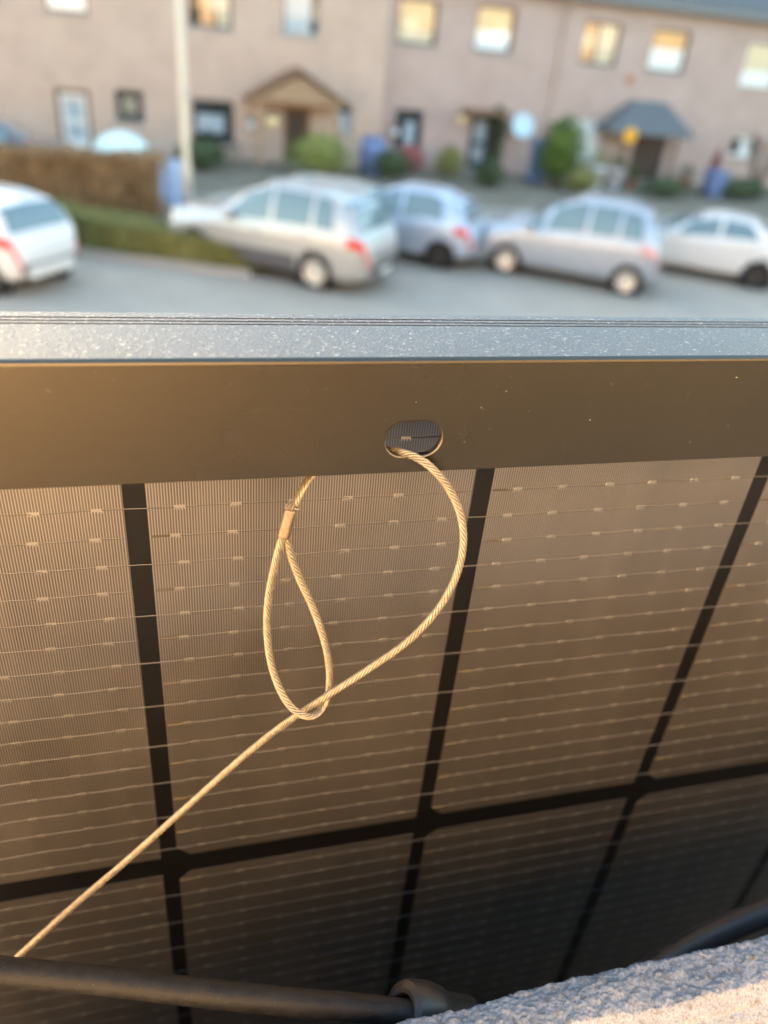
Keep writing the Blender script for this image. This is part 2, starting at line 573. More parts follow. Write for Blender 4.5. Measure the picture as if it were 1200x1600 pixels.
def window(parent, h, Y, frame='white', curtains=(), mull=(), sill=True, recess=.07):
    a, b, c, d = h
    y0 = Y + recess
    fw = .07
    mb = MB()
    mb.box((a, y0, c), (a + fw, y0 + .07, d))
    mb.box((b - fw, y0, c), (b, y0 + .07, d))
    mb.box((a + fw, y0, c), (b - fw, y0 + .07, c + fw))
    mb.box((a + fw, y0, d - fw), (b - fw, y0 + .07, d))
    for kind, t in mull:
        if kind == 'v':
            x = a + (b - a) * t
            mb.box((x - .025, y0 + .003, c + fw), (x + .025, y0 + .067, d - fw))
        else:
            z = c + (d - c) * t
            mb.box((a + fw, y0 + .003, z - .025), (b - fw, y0 + .067, z + .025))
    w = mb.build('window', M[frame], parent)
    MB().box((a + fw, y0 + .03, c + fw), (b - fw, y0 + .036, d - fw)).build('pane', M['pane'], w)
    if sill:
        MB().box((a - .06, Y - .05, c - .07), (b + .06, Y + recess - .003, c - .002)).build('sill', M['sill'], w)
    iw, ih = (b - a) - 2 * fw, (d - c) - 2 * fw
    for (m_, u0, u1, v0, v1) in curtains:
        cx0, cx1 = a + fw + iw * u0, a + fw + iw * u1
        cz0, cz1 = c + fw + ih * v0, c + fw + ih * v1
        cb = MB()
        n = max(4, int((cx1 - cx0) / .06))
        vs_ = []
        for i in range(n + 1):
            x = cx0 + (cx1 - cx0) * i / n
            yy = y0 + .075 + .012 * (i % 2)
            vs_ += [(x, yy, cz0), (x, yy, cz1)]
        cb.add(vs_, [(2 * i, 2 * i + 2, 2 * i + 3, 2 * i + 1) for i in range(n)])
        cb.build('curtain', M[m_], w)
    return w

def door(parent, h, Y, leaf, frame, glass=True, recess=.12):
    a, b, c, d = h
    y0 = Y + recess
    fw = .13
    mb = MB()
    mb.box((a, y0, c), (a + fw, y0 + .08, d))
    mb.box((b - fw, y0, c), (b, y0 + .08, d))
    mb.box((a + fw, y0, d - fw), (b - fw, y0 + .08, d))
    fr = mb.build('door', M[frame], parent)
    lf = MB()
    x0, x1, z0, z1 = a + fw + .005, b - fw - .005, c + .01, d - fw - .005
    if glass:
        s = .12
        lf.box((x0, y0 + .02, z0), (x0 + s, y0 + .065, z1))
        lf.box((x1 - s, y0 + .02, z0), (x1, y0 + .065, z1))
        for zz0, zz1 in ((z0, z0 + .25), (z0 + (z1 - z0) * .46, z0 + (z1 - z0) * .54), (z1 - s, z1)):
            lf.box((x0 + s, y0 + .02, zz0), (x1 - s, y0 + .065, zz1))
        MB().box((x0 + s, y0 + .035, z0 + .25), (x1 - s, y0 + .041, z1 - s)).build('pane', M['pane'], fr)
        cb = MB().box((x0 + s, y0 + .09, z0 + .25), (x1 - s, y0 + .095, z1 - s))
        cb.build('curtain', M['curtain_grey'], fr)
    else:
        n = 5
        w_ = (x1 - x0) / n
        for i in range(n):
            lf.box((x0 + i * w_ + .006, y0 + .02, z0), (x0 + (i + 1) * w_ - .006, y0 + .06, z1))
        lf.box((x0, y0 + .035, z0), (x1, y0 + .055, z1))
    lf.build('door_leaf', M[leaf], fr)
    MB().tube([(x1 - .07, y0 + .01, 1.05), (x1 - .07, y0 - .05, 1.05), (x1 - .17, y0 - .05, 1.05)], .012, 6).build('handle', M['steel'], fr)
    MB().box((a - .05, Y - .12, .1), (b + .05, Y + recess - .003, .17)).build('doorstep', M['sill'], fr)
    return fr

def rect(px0, py0, px1, py1, Y, cz=None):
    """an opening of the facade, from its place in the street (x0, x1, z0, z1)"""
    my = (py0 + py1) / 2
    mx = (px0 + px1) / 2
    return [round(at(px0, my, Y).x, 3), round(at(px1, my, Y).x, 3), round(at(mx, py1, Y).z, 3), round(at(mx, py0, Y).z, 3)]

def pitched_roof(parent, x0, x1, Y, z, depth=7.0, rise=3.2, over=.35):
    mb = MB()
    t = .12
    ym = Y + depth / 2
    pts = [(Y - over, z - .02), (ym, z + rise), (Y + depth + over, z - .02)]
    for (p, q) in ((pts[0], pts[1]), (pts[1], pts[2])):
        mb.add([(x0, p[0], p[1]), (x1, p[0], p[1]), (x1, q[0], q[1]), (x0, q[0], q[1]),
                (x0, p[0], p[1] + t), (x1, p[0], p[1] + t), (x1, q[0], q[1] + t), (x0, q[0], q[1] + t)],
               [(0, 3, 2, 1), (4, 5, 6, 7), (0, 1, 5, 4), (1, 2, 6, 5), (2, 3, 7, 6), (3, 0, 4, 7)])
    # rows of tiles standing slightly proud on the front slope
    n = 14
    for i in range(n):
        a, b = i / n, (i + 1) / n
        ya, za = pts[0][0] + (ym - pts[0][0]) * a, pts[0][1] + (pts[1][1] - pts[0][1]) * a + t
        yb, zb = pts[0][0] + (ym - pts[0][0]) * b, pts[0][1] + (pts[1][1] - pts[0][1]) * b + t
        mb.add([(x0, ya, za + .03), (x1, ya, za + .03), (x1, yb, zb + .005), (x0, yb, zb + .005), (x0, ya, za - .01), (x1, ya, za - .01)],
               [(0, 1, 2, 3), (4, 5, 1, 0)])
    rf = mb.build('roof', M['tile'], parent)
    gt = MB().box((x0, Y - over - .13, z - .2), (x1, Y - over - .003, z + .0))
    gt.build('gutter', M['gutter'], parent)
    MB().box((x0, Y - over + .001, z - .24), (x1, Y - .002, z - .2)).build('soffit', M['brown_wood'], parent)
    # gable ends filled
    gb = MB()
    for x in (x0 + .02, x1 - .02):
        gb.add([(x, Y + .01, z), (x, Y + depth - .01, z), (x, ym, z + rise - .03)], [(0, 1, 2)])
    gb.build('gable', M['brick'], parent)

FL = FAC - .55                   # facade plane of the two projecting houses on the left
EAVE = 6.0
xB0 = at(238, 150, FL).x
xB1 = at(603, 110, FL).x
xC1 = at(866, 120, FAC).x
xD1 = at(1122, 140, FAC).x

# house A (far left)
ha = tag(empty('brick_house'), 'leftmost brick terraced house with a pale glazed door in a brown frame', 'house', 'brick terraced houses')
hd = rect(90, 140, 143, 238, FL); hd[2] = .17
hA1 = rect(66, -70, 134, 19, FL)
hA2 = rect(181, 141, 224, 190, FL)
hA3 = [xB0 - 8.2, xB0 - 7.0, 3.9, 5.3]
facade(ha, -26.4, xB0 - .002, EAVE, FL, [hd, hA1, hA2, hA3])
window(ha, hA1, FL, 'brown_wood', [('curtain_white', 0, 1, 0, 1)])
window(ha, hA2, FL, 'dark_frame', [('curtain_cream', .2, .8, .2, .8)], [('v', .5), ('h', .5)])
window(ha, hA3, FL, 'brown_wood', [('curtain_cream', 0, 1, .4, 1)])
door(ha, hd, FL, 'white', 'brown_wood', True)
pitched_roof(ha, -26.45, xB0 - .002, FL, EAVE)

# house B (with the gabled wooden porch)
hb = tag(empty('brick_house'), 'brick terraced house with a gabled wooden porch over a dark brown door', 'house', 'brick terraced houses')
pd_ = rect(443, 168, 484, 262, FL); pd_[2] = .17
hB1 = rect(294, -50, 362, 43, FL)
hB2 = rect(441, -42, 501, 55, FL)
hB3 = rect(301, 156, 365, 224, FL)
hB4 = rect(527, 163, 551, 206, FL)
facade(hb, xB0, xB1, EAVE, FL, [pd_, hB1, hB2, hB3, hB4])
window(hb, hB1, FL, 'dark_frame', [('curtain_orange', .22, .62, 0, 1), ('curtain_cream', .7, 1, 0, .6)])
window(hb, hB2, FL, 'sill', [('curtain_grey', .05, .8, 0, 1)])
window(hb, hB3, FL, 'dark_frame', [('curtain_grey', .05, .85, .2, .68)], [('v', .8)])
window(hb, hB4, FL, 'sill', [('curtain_grey', 0, 1, 0, .7)])
door(hb, pd_, FL, 'dark_wood', 'brown_wood', False)
pitched_roof(hb, xB0, xB1, FL, EAVE)
# porch
PD = 1.15
apex = at(469, 112, FL - PD)
le = at(396, 148, FL - PD)
re = at(548, 166, FL - PD)
cx = apex.x
hw = (re.x - le.x) / 2
ez = (le.z + re.z) / 2 - .05
az = apex.z
mb = MB()
for s in (-1, 1):
    p = (cx + s * (hw + .1), ez - .08)
    mb.add([(cx, FL - PD - .15, az), (p[0], FL - PD - .15, p[1]), (p[0], FL - .003, p[1]), (cx, FL - .003, az),
            (cx, FL - PD - .15, az + .1), (p[0], FL - PD - .15, p[1] + .1), (p[0], FL - .003, p[1] + .1), (cx, FL - .003, az + .1)],
           [(0, 1, 2, 3), (4, 7, 6, 5), (0, 4, 5, 1), (1, 5, 6, 2), (2, 6, 7, 3)])
porch = mb.build('porch_roof', M['brown_wood'], hb)
gb = MB()
gz = ez + .12
nb = 9
for i in range(nb):          # vertical boards of the gable
    xa = cx - hw * .82 + (hw * 1.64) * i / nb
    xb = cx - hw * .82 + (hw * 1.64) * (i + 1) / nb - .01
    za = az - .1 - abs(xa - cx) / hw * (az - ez)
    zb = az - .1 - abs(xb - cx) / hw * (az - ez)
    zt_m = min(za, zb)
    if zt_m > gz + .02:
        gb.add([(xa, FL - PD, gz), (xb, FL - PD, gz), (xb, FL - PD, zb), (xa, FL - PD, za), (xa, FL - PD + .03, gz), (xb, FL - PD + .03, gz), (xb, FL - PD + .03, zb), (xa, FL - PD + .03, za)],
               [(0, 1, 2, 3), (0, 4, 5, 1), (1, 5, 6, 2), (3, 7, 4, 0), (2, 6, 7, 3)])
gb.build('gable_boards', M['tan_wood'], porch)
MB().box((cx - hw * .9, FL - PD - .03, gz - .16), (cx + hw * .9, FL - PD + .09, gz - .003)).build('beam', M['tan_wood'], porch)
for s in (-1, 1):
    MB().box((cx + s * hw * .8 - .07, FL - PD - .02, .1), (cx + s * hw * .8 + .07, FL - PD + .1, gz - .163)).build('post', M['tan_wood'], porch)

# house C
hc = tag(empty('brick_house'), 'brick terraced house with a satellite dish beside its ivy edged dark door', 'house', 'brick terraced houses')
cd = rect(732, 177, 770, 268, FAC); cd[2] = .17
hC1 = rect(621, -2, 685, 70, FAC)
hC2 = rect(743, 9, 805, 82, FAC)
hC3 = rect(616, 171, 660, 231, FAC)
facade(hc, xB1, xC1, EAVE, FAC, [cd, hC1, hC2, hC3], m='brick_pink')
window(hc, hC1, FAC, 'dark_frame', [('curtain_yellow', 0, .95, .3, 1), ('curtain_cream', 0, .95, 0, .3)])
window(hc, hC2, FAC, 'dark_frame', [('curtain_yellow', 0, .95, .45, 1), ('curtain_white', 0, .95, 0, .45)])
window(hc, hC3, FAC, 'dark_frame', [('curtain_grey', .4, .8, 0, .7)], [('v', .35)])
door(hc, cd, FAC, 'dark_frame', 'dark_frame', True)
pitched_roof(hc, xB1 + .4, xC1, FAC, EAVE)
hoodl, hoodr = at(722, 176, FAC).x, at(786, 180, FAC).x
mb = MB().box((hoodl, FAC - .7, at(750, 176, FAC).z), (hoodr, FAC - .002, at(750, 170, FAC).z))
mb.build('door_hood', M['brown_wood'], hc)

# house D (hipped slate canopy)
hdv = tag(empty('brick_house'), 'brick terraced house with a hipped slate canopy over its dark entrance', 'house', 'brick terraced houses')
dd = rect(1003, 208, 1034, 300, FAC); dd[2] = .17
dd[0], dd[1] = dd[0] - .55, dd[1]
hD1 = rect(909, 34, 968, 102, FAC)
hD2 = rect(1016, 46, 1075, 113, FAC)
hD3 = rect(886, 186, 938, 252, FAC)
facade(hdv, xC1 + .002, xD1, EAVE, FAC, [dd, hD1, hD2, hD3], m='brick_pink')
window(hdv, hD1, FAC, 'dark_frame', [('curtain_orange', 0, .4, 0, 1), ('curtain_cream', .4, 1, 0, 1)], [('v', .42)])
window(hdv, hD2, FAC, 'dark_frame', [('curtain_orange', 0, 1, .55, 1), ('curtain_white', 0, 1, 0, .55)])
window(hdv, hD3, FAC, 'white', [('curtain_white', 0, 1, 0, 1)])
door(hdv, dd, FAC, 'dark_wood', 'dark_frame', False)
pitched_roof(hdv, xC1 + .002, xD1, FAC, EAVE)
CD = 1.2
c0, c1 = at(955, 203, FAC - CD), at(1084, 210, FAC - CD)
t0, t1 = at(992, 158, FAC - .3), at(1042, 160, FAC - .3)
zb = (c0.z + c1.z) / 2
zt = (t0.z + t1.z) / 2
mb = MB()
mb.add([(c0.x, FAC - CD, zb), (c1.x, FAC - CD, zb), (c1.x, FAC - .003, zb), (c0.x, FAC - .003, zb), (t0.x, FAC - .3, zt), (t1.x, FAC - .3, zt), (t1.x, FAC - .003, zt), (t0.x, FAC - .003, zt),
        (c0.x, FAC - CD, zb - .14), (c1.x, FAC - CD, zb - .14), (c1.x, FAC - .003, zb - .14), (c0.x, FAC - .003, zb - .14)],
       [(0, 1, 5, 4), (1, 2, 6, 5), (3, 0, 4, 7), (4, 5, 6, 7), (8, 9, 1, 0), (9, 10, 2, 1), (11, 8, 0, 3), (8, 11, 10, 9)])
can = mb.build('canopy', M['slate'], hdv)
for k in range(6):           # slate courses
    t = k / 6
    a = Vector((c0.x, FAC - CD, zb)).lerp(Vector((t0.x, FAC - .3, zt)), t)
    b = Vector((c1.x, FAC - CD, zb)).lerp(Vector((t1.x, FAC - .3, zt)), t)
    MB().box((a.x, a.y - .02, a.z), (b.x, a.y + .03, a.z + .02)).build('slate_course', M['slate'], can)
for px in (972, 1050):
    xx = at(px, 250, FAC - CD + .15).x
    MB().box((xx - .06, FAC - CD + .1, .1), (xx + .06, FAC - CD + .22, zb - .145)).build('post', M['brown_wood'], can)

# house E
he = tag(empty('brick_house'), 'rightmost brick terraced house behind the bare shrub', 'house', 'brick terraced houses')
hE1 = rect(1163, 70, 1216, 136, FAC)
hE2 = rect(1140, 213, 1178, 245, FAC)
facade(he, xD1 + .002, xD1 + 12, EAVE, FAC, [hE1, hE2], m='brick_pink')
window(he, hE1, FAC, 'white', [('curtain_cream', 0, 1, .35, 1), ('curtain_white', 0, 1, 0, .35)])
window(he, hE2, FAC, 'white', [('curtain_white', .5, 1, 0, 1)], [('v', .5)])
pitched_roof(he, xD1 + .002, xD1 + 12.1, FAC, EAVE)
mb = MB()
dpx = at(866, 130, FAC).x
mb.tube([(dpx, FAC - .4, EAVE - .2), (dpx, FAC - .4, EAVE - .3), (dpx, FAC - .07, EAVE - .6), (dpx, FAC - .07, .1)], .04, 8)
mb.build('downpipe', M['brick'], hdv)

# wall-mounted things
def disc(name, px, py, Y, r, th, m, label, cat):
    p = at(px, py, Y - th / 2)
    mb = MB().lathe([(0.001, -th / 2), (r * .96, -th / 2), (r, -th / 4), (r, th / 2), (0.001, th / 2)], (0, 0, 0), (0, 1, 0), 24)
    o = mb.build(name, M[m])
    o.location = p
    autosmooth(o)
    return tag(o, label, cat)
# satellite dish
p = at(815, 197, FAC - .35)
dish = empty('satellite_dish', p)
tag(dish, 'pale blue satellite dish on the brick wall right of the ivy edged door', 'satellite dish')
prof = [(r_ * .42, .10 * (r_ ** 2)) for r_ in (0.01, .2, .4, .6, .8, 1.0)] + [(.43, .105), (.42, .12)] + [(r_ * .42, .10 * (r_ ** 2) + .02) for r_ in (.9, .7, .4, .01)]
d_ = MB().lathe([(r_, -h_) for r_, h_ in prof], (0, 0, 0), (-.1, 1, -.25), 28).build('reflector', M['dish'], dish, True)
MB().tube([(0, .05, -.3), (-.03, -.28, -.36), (-.04, -.42, -.1)], .015, 6).build('feed_arm', M['steel'], dish)
MB().lathe([(.001, 0), (.035, 0), (.035, .1), (.001, .1)], (-.04, -.46, -.1), (0, 1, .2), 10).build('feed_horn', M['dish'], dish)
MB().tube([(0, .06, 0), (0, .2, -.05), (0, .348, -.05)], .025, 8).build('wall_bracket', M['steel'], dish)
# wall lanterns
def lantern(px, py, Y, m, label, s=1.0):
    p = at(px, py, Y - .16)
    t = empty('wall_lantern', p)
    tag(t, label, 'lantern', 'lamps on the house fronts')
    MB().lathe([(.001, -.13 * s), (.09 * s, -.10 * s), (.14 * s, 0), (.10 * s, .11 * s), (.001, .13 * s)], (0, 0, 0), (0, 0, 1), 16).build('lamp_shade', M[m], t, True)
    MB().lathe([(.001, .21 * s), (.06 * s, .17 * s), (.12 * s, .125 * s), (.001, .125 * s)], (0, 0, 0), (0, 0, 1), 12).build('cap', M['dark_frame'], t)
    MB().tube([(0, 0, .18 * s), (0, .1, .24 * s), (0, .158, .12 * s)], .012, 6).build('bracket', M['dark_frame'], t)
    return t
lantern(722, 186, FAC, 'lamp_glass', 'cream globe lantern on the wall left of the ivy edged door', 1.15)
lantern(426, 190, FL - 1.0, 'lamp_glass', 'yellow lantern hanging by the left post of the wooden porch', 1.2)
lantern(392, 196, FL, 'white_pot', 'pale white lantern on the wall left of the wooden porch', 1.05)
lantern(617, 207, FAC, 'white_pot', 'round white lamp beside the small dark ground floor window', 1.1)
disc('round_sign', 985, 212, FAC - CD - .02, .27, .04, 'orange_sign', 'round amber yellow sign hanging under the front of the slate canopy', 'sign')
disc('wall_vent', 985, 124, FAC, .16, .05, 'clay', 'small round brown vent in the brick wall above the slate canopy', 'vent')

# ------------------------------------------------------------------ plants
def leaves(mb, centre, size, n, ls, rnd, shape='ellipsoid', jitter=.25):
    c = Vector(centre)
    for _ in range(n):
        if shape == 'ellipsoid':
            while True:
                q = Vector((rnd.uniform(-1, 1), rnd.uniform(-1, 1), rnd.uniform(-1, 1)))
                if .35 < q.length <= 1:
                    break
            q *= 1 + jitter * (noise.noise(q * 2.3 + c) )
            q.x *= 1.12 - .32 * q.z
            q.y *= 1.12 - .32 * q.z
        else:
            q = Vector((rnd.uniform(-1, 1), rnd.uniform(-1, 1), rnd.uniform(-1, 1)))
            k = rnd.randrange(3)
            if k == 1:
                q.y = -1 + abs(rnd.gauss(0, .12))
            elif k == 2:
                q.z = 1 - abs(rnd.gauss(0, .12))
            q *= 1 + jitter * .4 * noise.noise(Vector((q.x * size[0], q.y * size[1], q.z * size[2])) * 1.7)
        p = c + Vector((q.x * size[0], q.y * size[1], q.z * size[2]))
        a = Vector((rnd.gauss(0, 1), rnd.gauss(0, 1), rnd.gauss(0, 1))).normalized()
        b = a.orthogonal().normalized()
        l = ls * rnd.uniform(.6, 1.3)
        mb.add([p - a * l, p + b * l * .5, p + a * l, p - b * l * .5], [(0, 1, 2, 3)])
def blob_core(centre, size, seed, seg=10):
    mb = MB()
    vs_, fs = [], []
    for i in range(seg + 1):
        th = PI * i / seg
        for j in range(2 * seg):
            ph = PI * j / seg
            q = Vector((math.sin(th) * math.cos(ph), math.sin(th) * math.sin(ph), math.cos(th)))
            k = 1 + .35 * noise.noise(q * 2.1 + Vector((seed, 0, 0)))
            vs_.append((centre[0] + q.x * size[0] * k, centre[1] + q.y * size[1] * k, centre[2] + q.z * size[2] * k))
    for i in range(seg):
        for j in range(2 * seg):
            a, b = i * 2 * seg + j, i * 2 * seg + (j + 1) % (2 * seg)
            fs.append((a, a + 2 * seg, b + 2 * seg, b))
    return mb.add(vs_, fs)
def bush(name, px, py_base, Y, w, h, d, m, label, cat, n=1400, ls=.06, stem=True, group=None):
    rnd = random.Random(int(px * 7 + py_base))
    x = at(px, py_base - 19 * h, Y).x
    t = empty(name, (x, Y, .1))
    tag(t, label, cat, group)
    mb = blob_core((0, 0, h * .54), (w * .33, d * .33, h * .36), px)
    leaves(mb, (0, 0, h * .53), (w / 2, d / 2, h / 2), n, ls, rnd)
    mb.build('foliage', M[m], t)
    st = MB()
    for k in range(7):
        a = rnd.uniform(0, 2 * PI)
        st.tube([(0.04 * math.cos(a), .04 * math.sin(a), -.03), (w * .15 * math.cos(a), d * .15 * math.sin(a), h * .35), (w * .3 * math.cos(a), d * .3 * math.sin(a), h * .75)], [.03, .02, .008], 5)
    st.build('stem', M['twig'], t)
    return t
bush('conifer_bush', 873, 305, FAC - 2.6, 1.75, 2.3, 1.5, 'leaf_bright', 'dense bright green rounded bush left of the slate canopy', 'bush', 2600, .06)
bush('shrub', 500, 272, FL - 2.2, 2.0, 1.25, 1.2, 'leaf_lime', 'lime green shrub in front of the wooden porch', 'shrub', 1500)
bush('shrub', 702, 280, FAC - 1.6, 1.0, 1.0, .8, 'leaf_moss', 'olive shrub between the blue barrel and the ivy edged door', 'shrub', 1000)
bush('shrub', 760, 318, FAC - 3.4, 1.0, .9, .8, 'leaf_dark', 'low dark green shrub below the ivy edged door above the pale blue car', 'shrub', 1000)
bush('shrub', 1150, 328, FAC - 3.0, 2.6, .75, 1.0, 'leaf_dark', 'low dark green shrub beside the blue bin at the right', 'shrub', 1500)
bush('shrub', 318, 270, FL - 2.4, 1.6, .9, 1.0, 'leaf_dark', 'low dark shrub behind the lamp post and below the wide window', 'shrub', 900)
bush('flowering_shrub', 640, 262, FAC - 1.2, 1.2, .95, .7, 'leaf_red', 'dull red flowering shrub below the small dark window', 'shrub', 700, .05)
bush('shrub', 610, 292, FAC - 2.6, 1.5, .9, .9, 'leaf_dark', 'dark low shrub right of the blue barrel, above the pale blue hatchback', 'shrub', 800)
bush('shrub', 1035, 322, FAC - 3.6, 1.8, .7, .9, 'leaf_dark', 'dark low shrub in front of the dark entrance, above the people carrier', 'shrub', 900)
bush('shrub', 905, 315, FAC - 3.3, 1.3, .8, .8, 'leaf_moss', 'small olive shrub at the foot of the bright green bush', 'shrub', 700)
# climbing plant beside the door of house C
rnd = random.Random(5)
xx = at(772, 230, FAC - .1).x
cl = tag(empty('climbing_plant', (xx, FAC - .14, .1)), 'dark green ivy climbing the wall at the right side of the dark door', 'climbing plant')
mb = MB()
for k in range(5):
    leaves(mb, (rnd.uniform(-.12, .12), -.02, .3 + k * .42), (.3, .1, .34), 220, .055, rnd)
mb.build('foliage', M['leaf_dark'], cl)
MB().tube([(0, .05, -.03), (.05, .06, .8), (-.04, .06, 1.5), (.03, .06, 2.1)], [.03, .025, .018, .01], 6).build('stem', M['twig'], cl)
# bare shrub at the far right, and a bare sapling on the wall
def bare(name, px, py, Y, w, h, n, label, cat, mname='twig'):
    rnd = random.Random(int(px))
    x = at(px, py, Y).x
    t = empty(name, (x, Y, .1))
    tag(t, label, cat)
    st, tw = MB(), MB()
    for k in range(n):
        a = rnd.uniform(0, 2 * PI)
        r_ = w * .5 * rnd.uniform(.4, 1)
        top = Vector((r_ * math.cos(a), r_ * .6 * math.sin(a), h * rnd.uniform(.75, 1)))
        mid = Vector((top.x * .45, top.y * .45, top.z * .5))
        st.tube([(top.x * .08, top.y * .08, -.03), mid, top], [.025, .016, .006], 5)
        for j in range(9):
            s = rnd.uniform(.35, .95)
            b = mid.lerp(top, s)
            e = b + Vector((rnd.gauss(0, .16), rnd.gauss(0, .12), rnd.uniform(.1, .35)))
            tw.tube([b, b.lerp(e, .5) + Vector((0, 0, .03)), e], [.008, .006, .003], 4, False)
    st.build('stem', M[mname], t)
    tw.build('twig', M[mname], t)
    return t
bare('bare_shrub', 1172, 322, FAC - 2.4, 2.6, 2.3, 26, 'leafless brown shrub at the right edge in front of the rightmost house', 'shrub')

# hedges
rnd = random.Random(11)
hx0, hx1 = at(-120, 300, 20.6).x, at(252, 300, 20.6).x
hz = at(130, 236, 20.6).z
t = tag(empty('brown_hedge', ((hx0 + hx1) / 2, 20.6, .0)), 'tall clipped hedge of copper brown winter leaves at the left', 'hedge')
w2 = (hx1 - hx0) / 2
mb = MB()
vs_n = 40
core = MB()
for i in range(vs_n):
    xa, xb = -w2 + .1 + (2 * w2 - .2) * i / vs_n, -w2 + .1 + (2 * w2 - .2) * (i + 1) / vs_n
    dy = .08 * noise.noise(Vector((i * .6, 3, 0)))
    core.box((xa, -.38 + dy, .02), (xb, .42, hz - .13 + .06 * noise.noise(Vector((i * .5, 0, 0)))))
leaves(core, (0, 0, hz / 2), (w2, .55, hz / 2), 9000, .065, rnd, 'box', .45)
core.build('foliage', M['leaf_brown'], t)
st = MB()
for i in range(24):
    x = -w2 + .2 + i * (2 * w2 - .4) / 23
    st.tube([(x, -.02, -.05), (x + .02, 0, .4), (x, .02, hz * .9)], [.035, .03, .012], 6)
st.build('stem', M['twig'], t)

hm = (Vector((h0.x, h0.y, 0)) + Vector((h1.x, h1.y, 0))) / 2 + bed_n * .6 - bed_dir * .6
hl = (h1 - h0).length / 2 + .75
t = tag(empty('green_hedge', (hm.x, hm.y, .08), math.atan2(bed_dir.y, bed_dir.x)), 'low clipped olive green hedge along the kerb between the white car and the silver car', 'hedge')
core = MB()
HH = .68
for i in range(30):
    xa, xb = -hl + .1 + (2 * hl - .2) * i / 30, -hl + .1 + (2 * hl - .2) * (i + 1) / 30
    core.box((xa, -.42 + .08 * noise.noise(Vector((i * .7, 9, 0))), .0), (xb, .28, (HH - .12 + .05 * noise.noise(Vector((i * .6, 1, 0)))) * (1 - .36 * (i / 29) ** 2)))
nv = len(core.v)
leaves(core, (0, -.05, HH / 2), (hl, .45, HH / 2), 7000, .045, rnd, 'box', .35)
core.v[nv:] = [(x, y, z * (1 - .36 * max(0, min(1, (x + hl) / (2 * hl))) ** 2)) for x, y, z in core.v[nv:]]
core.build('foliage', M['leaf_moss'], t)
st = MB()
for i in range(18):
    x = -hl + .2 + i * (2 * hl - .4) / 17
    st.tube([(x, .1, -.05), (x + .02, .12, .3), (x, .1, HH * .85)], [.025, .02, .01], 5)
st.build('stem', M['twig'], t)

# ------------------------------------------------------------------ street furniture and garden things
g = onground(297, 338)
lp = at(289, 200, 20.0)
t = tag(empty('street_lamp', (lp.x, 20.0, 0)), 'slim pale lamp post standing behind the low hedge beside the silver car', 'street lamp')
MB().tube([(0, 0, 0), (0, 0, 1.2), (0, 0, 1.25), (0, 0, 8)], [.105, .105, .085, .06], 16).build('pole', M['pole'], t, True)
MB().lathe([(.088, 2.62), (.105, 2.63), (.105, 2.82), (.086, 2.83)], (0, 0, 0), (0, 0, 1), 16).build('collar', M['steel'], t)
MB().tube([(0, 0, 7.9), (0, -.15, 8.15), (0, -.9, 8.25)], .045, 10).build('arm', M['pole'], t)
MB().bevbox((-.12, -1.45, 8.18), (.12, -.85, 8.3), .03).build('lamp_head', M['steel'], t)
MB().box((-.07, -.112, .45), (.07, -.1, .95)).build('access_door', M['steel'], t)

def barrel(px, py, Y, r, h, label):
    x = at(px, py, Y).x
    t = tag(empty('barrel', (x, Y, .1)), label, 'barrel')
    pr = [(r * .86, 0), (r * .9, .02), (r, h * .28), (r * 1.03, h * .3), (r, h * .32), (r, h * .66), (r * 1.03, h * .68), (r, h * .7), (r * .88, h * .98), (r * .84, h)]
    MB().lathe(pr, (0, 0, 0), (0, 0, 1), 24, True).build('drum', M['blue'], t, True)
    MB().lathe([(r * .9, h + .002), (r * .9, h + .04), (.001, h + .05)], (0, 0, 0), (0, 0, 1), 24).build('lid', M['blue'], t)
    return t
barrel(579, 285, FL - 1.6, .42, 1.15, 'blue rain barrel at the corner where the houses step back')
def bin_(px, py, Y, w, h, label):
    x = at(px, py, Y).x
    t = tag(empty('wheelie_bin', (x, Y, .1)), label, 'bin', 'blue wheeled bins')
    a, b = w * .42, w * .5
    mb = MB().add([(-a, -a, .06), (a, -a, .06), (a, a, .06), (-a, a, .06), (-b, -b, h - .1), (b, -b, h - .1), (b, b, h - .1), (-b, b, h - .1)],
                  [(0, 3, 2, 1), (0, 1, 5, 4), (1, 2, 6, 5), (2, 3, 7, 6), (3, 0, 4, 7), (4, 5, 6, 7)])
    mb.build('body', M['blue'], t)
    MB().bevbox((-b - .03, -b - .04, h - .096), (b + .03, b + .06, h), .03).build('lid', M['blue'], t)
    for s in (-1, 1):
        MB().lathe([(.001, -.03), (.09, -.03), (.09, .03), (.001, .03)], (s * (a + .02), a * .95, .09), (1, 0, 0), 14).build('wheel', M['black'], t)
    MB().tube([(-b, b + .08, h - .06), (b, b + .08, h - .06)], .015, 6).build('handle', M['blue'], t)
    return t
bin_(831, 305, FAC - 2.0, .52, 1.45, 'tall blue wheeled bin standing left of the bright green bush')
bin_(1106, 322, FAC - 3.0, .62, .95, 'blue wheeled bin right of the entrance, above the white car')
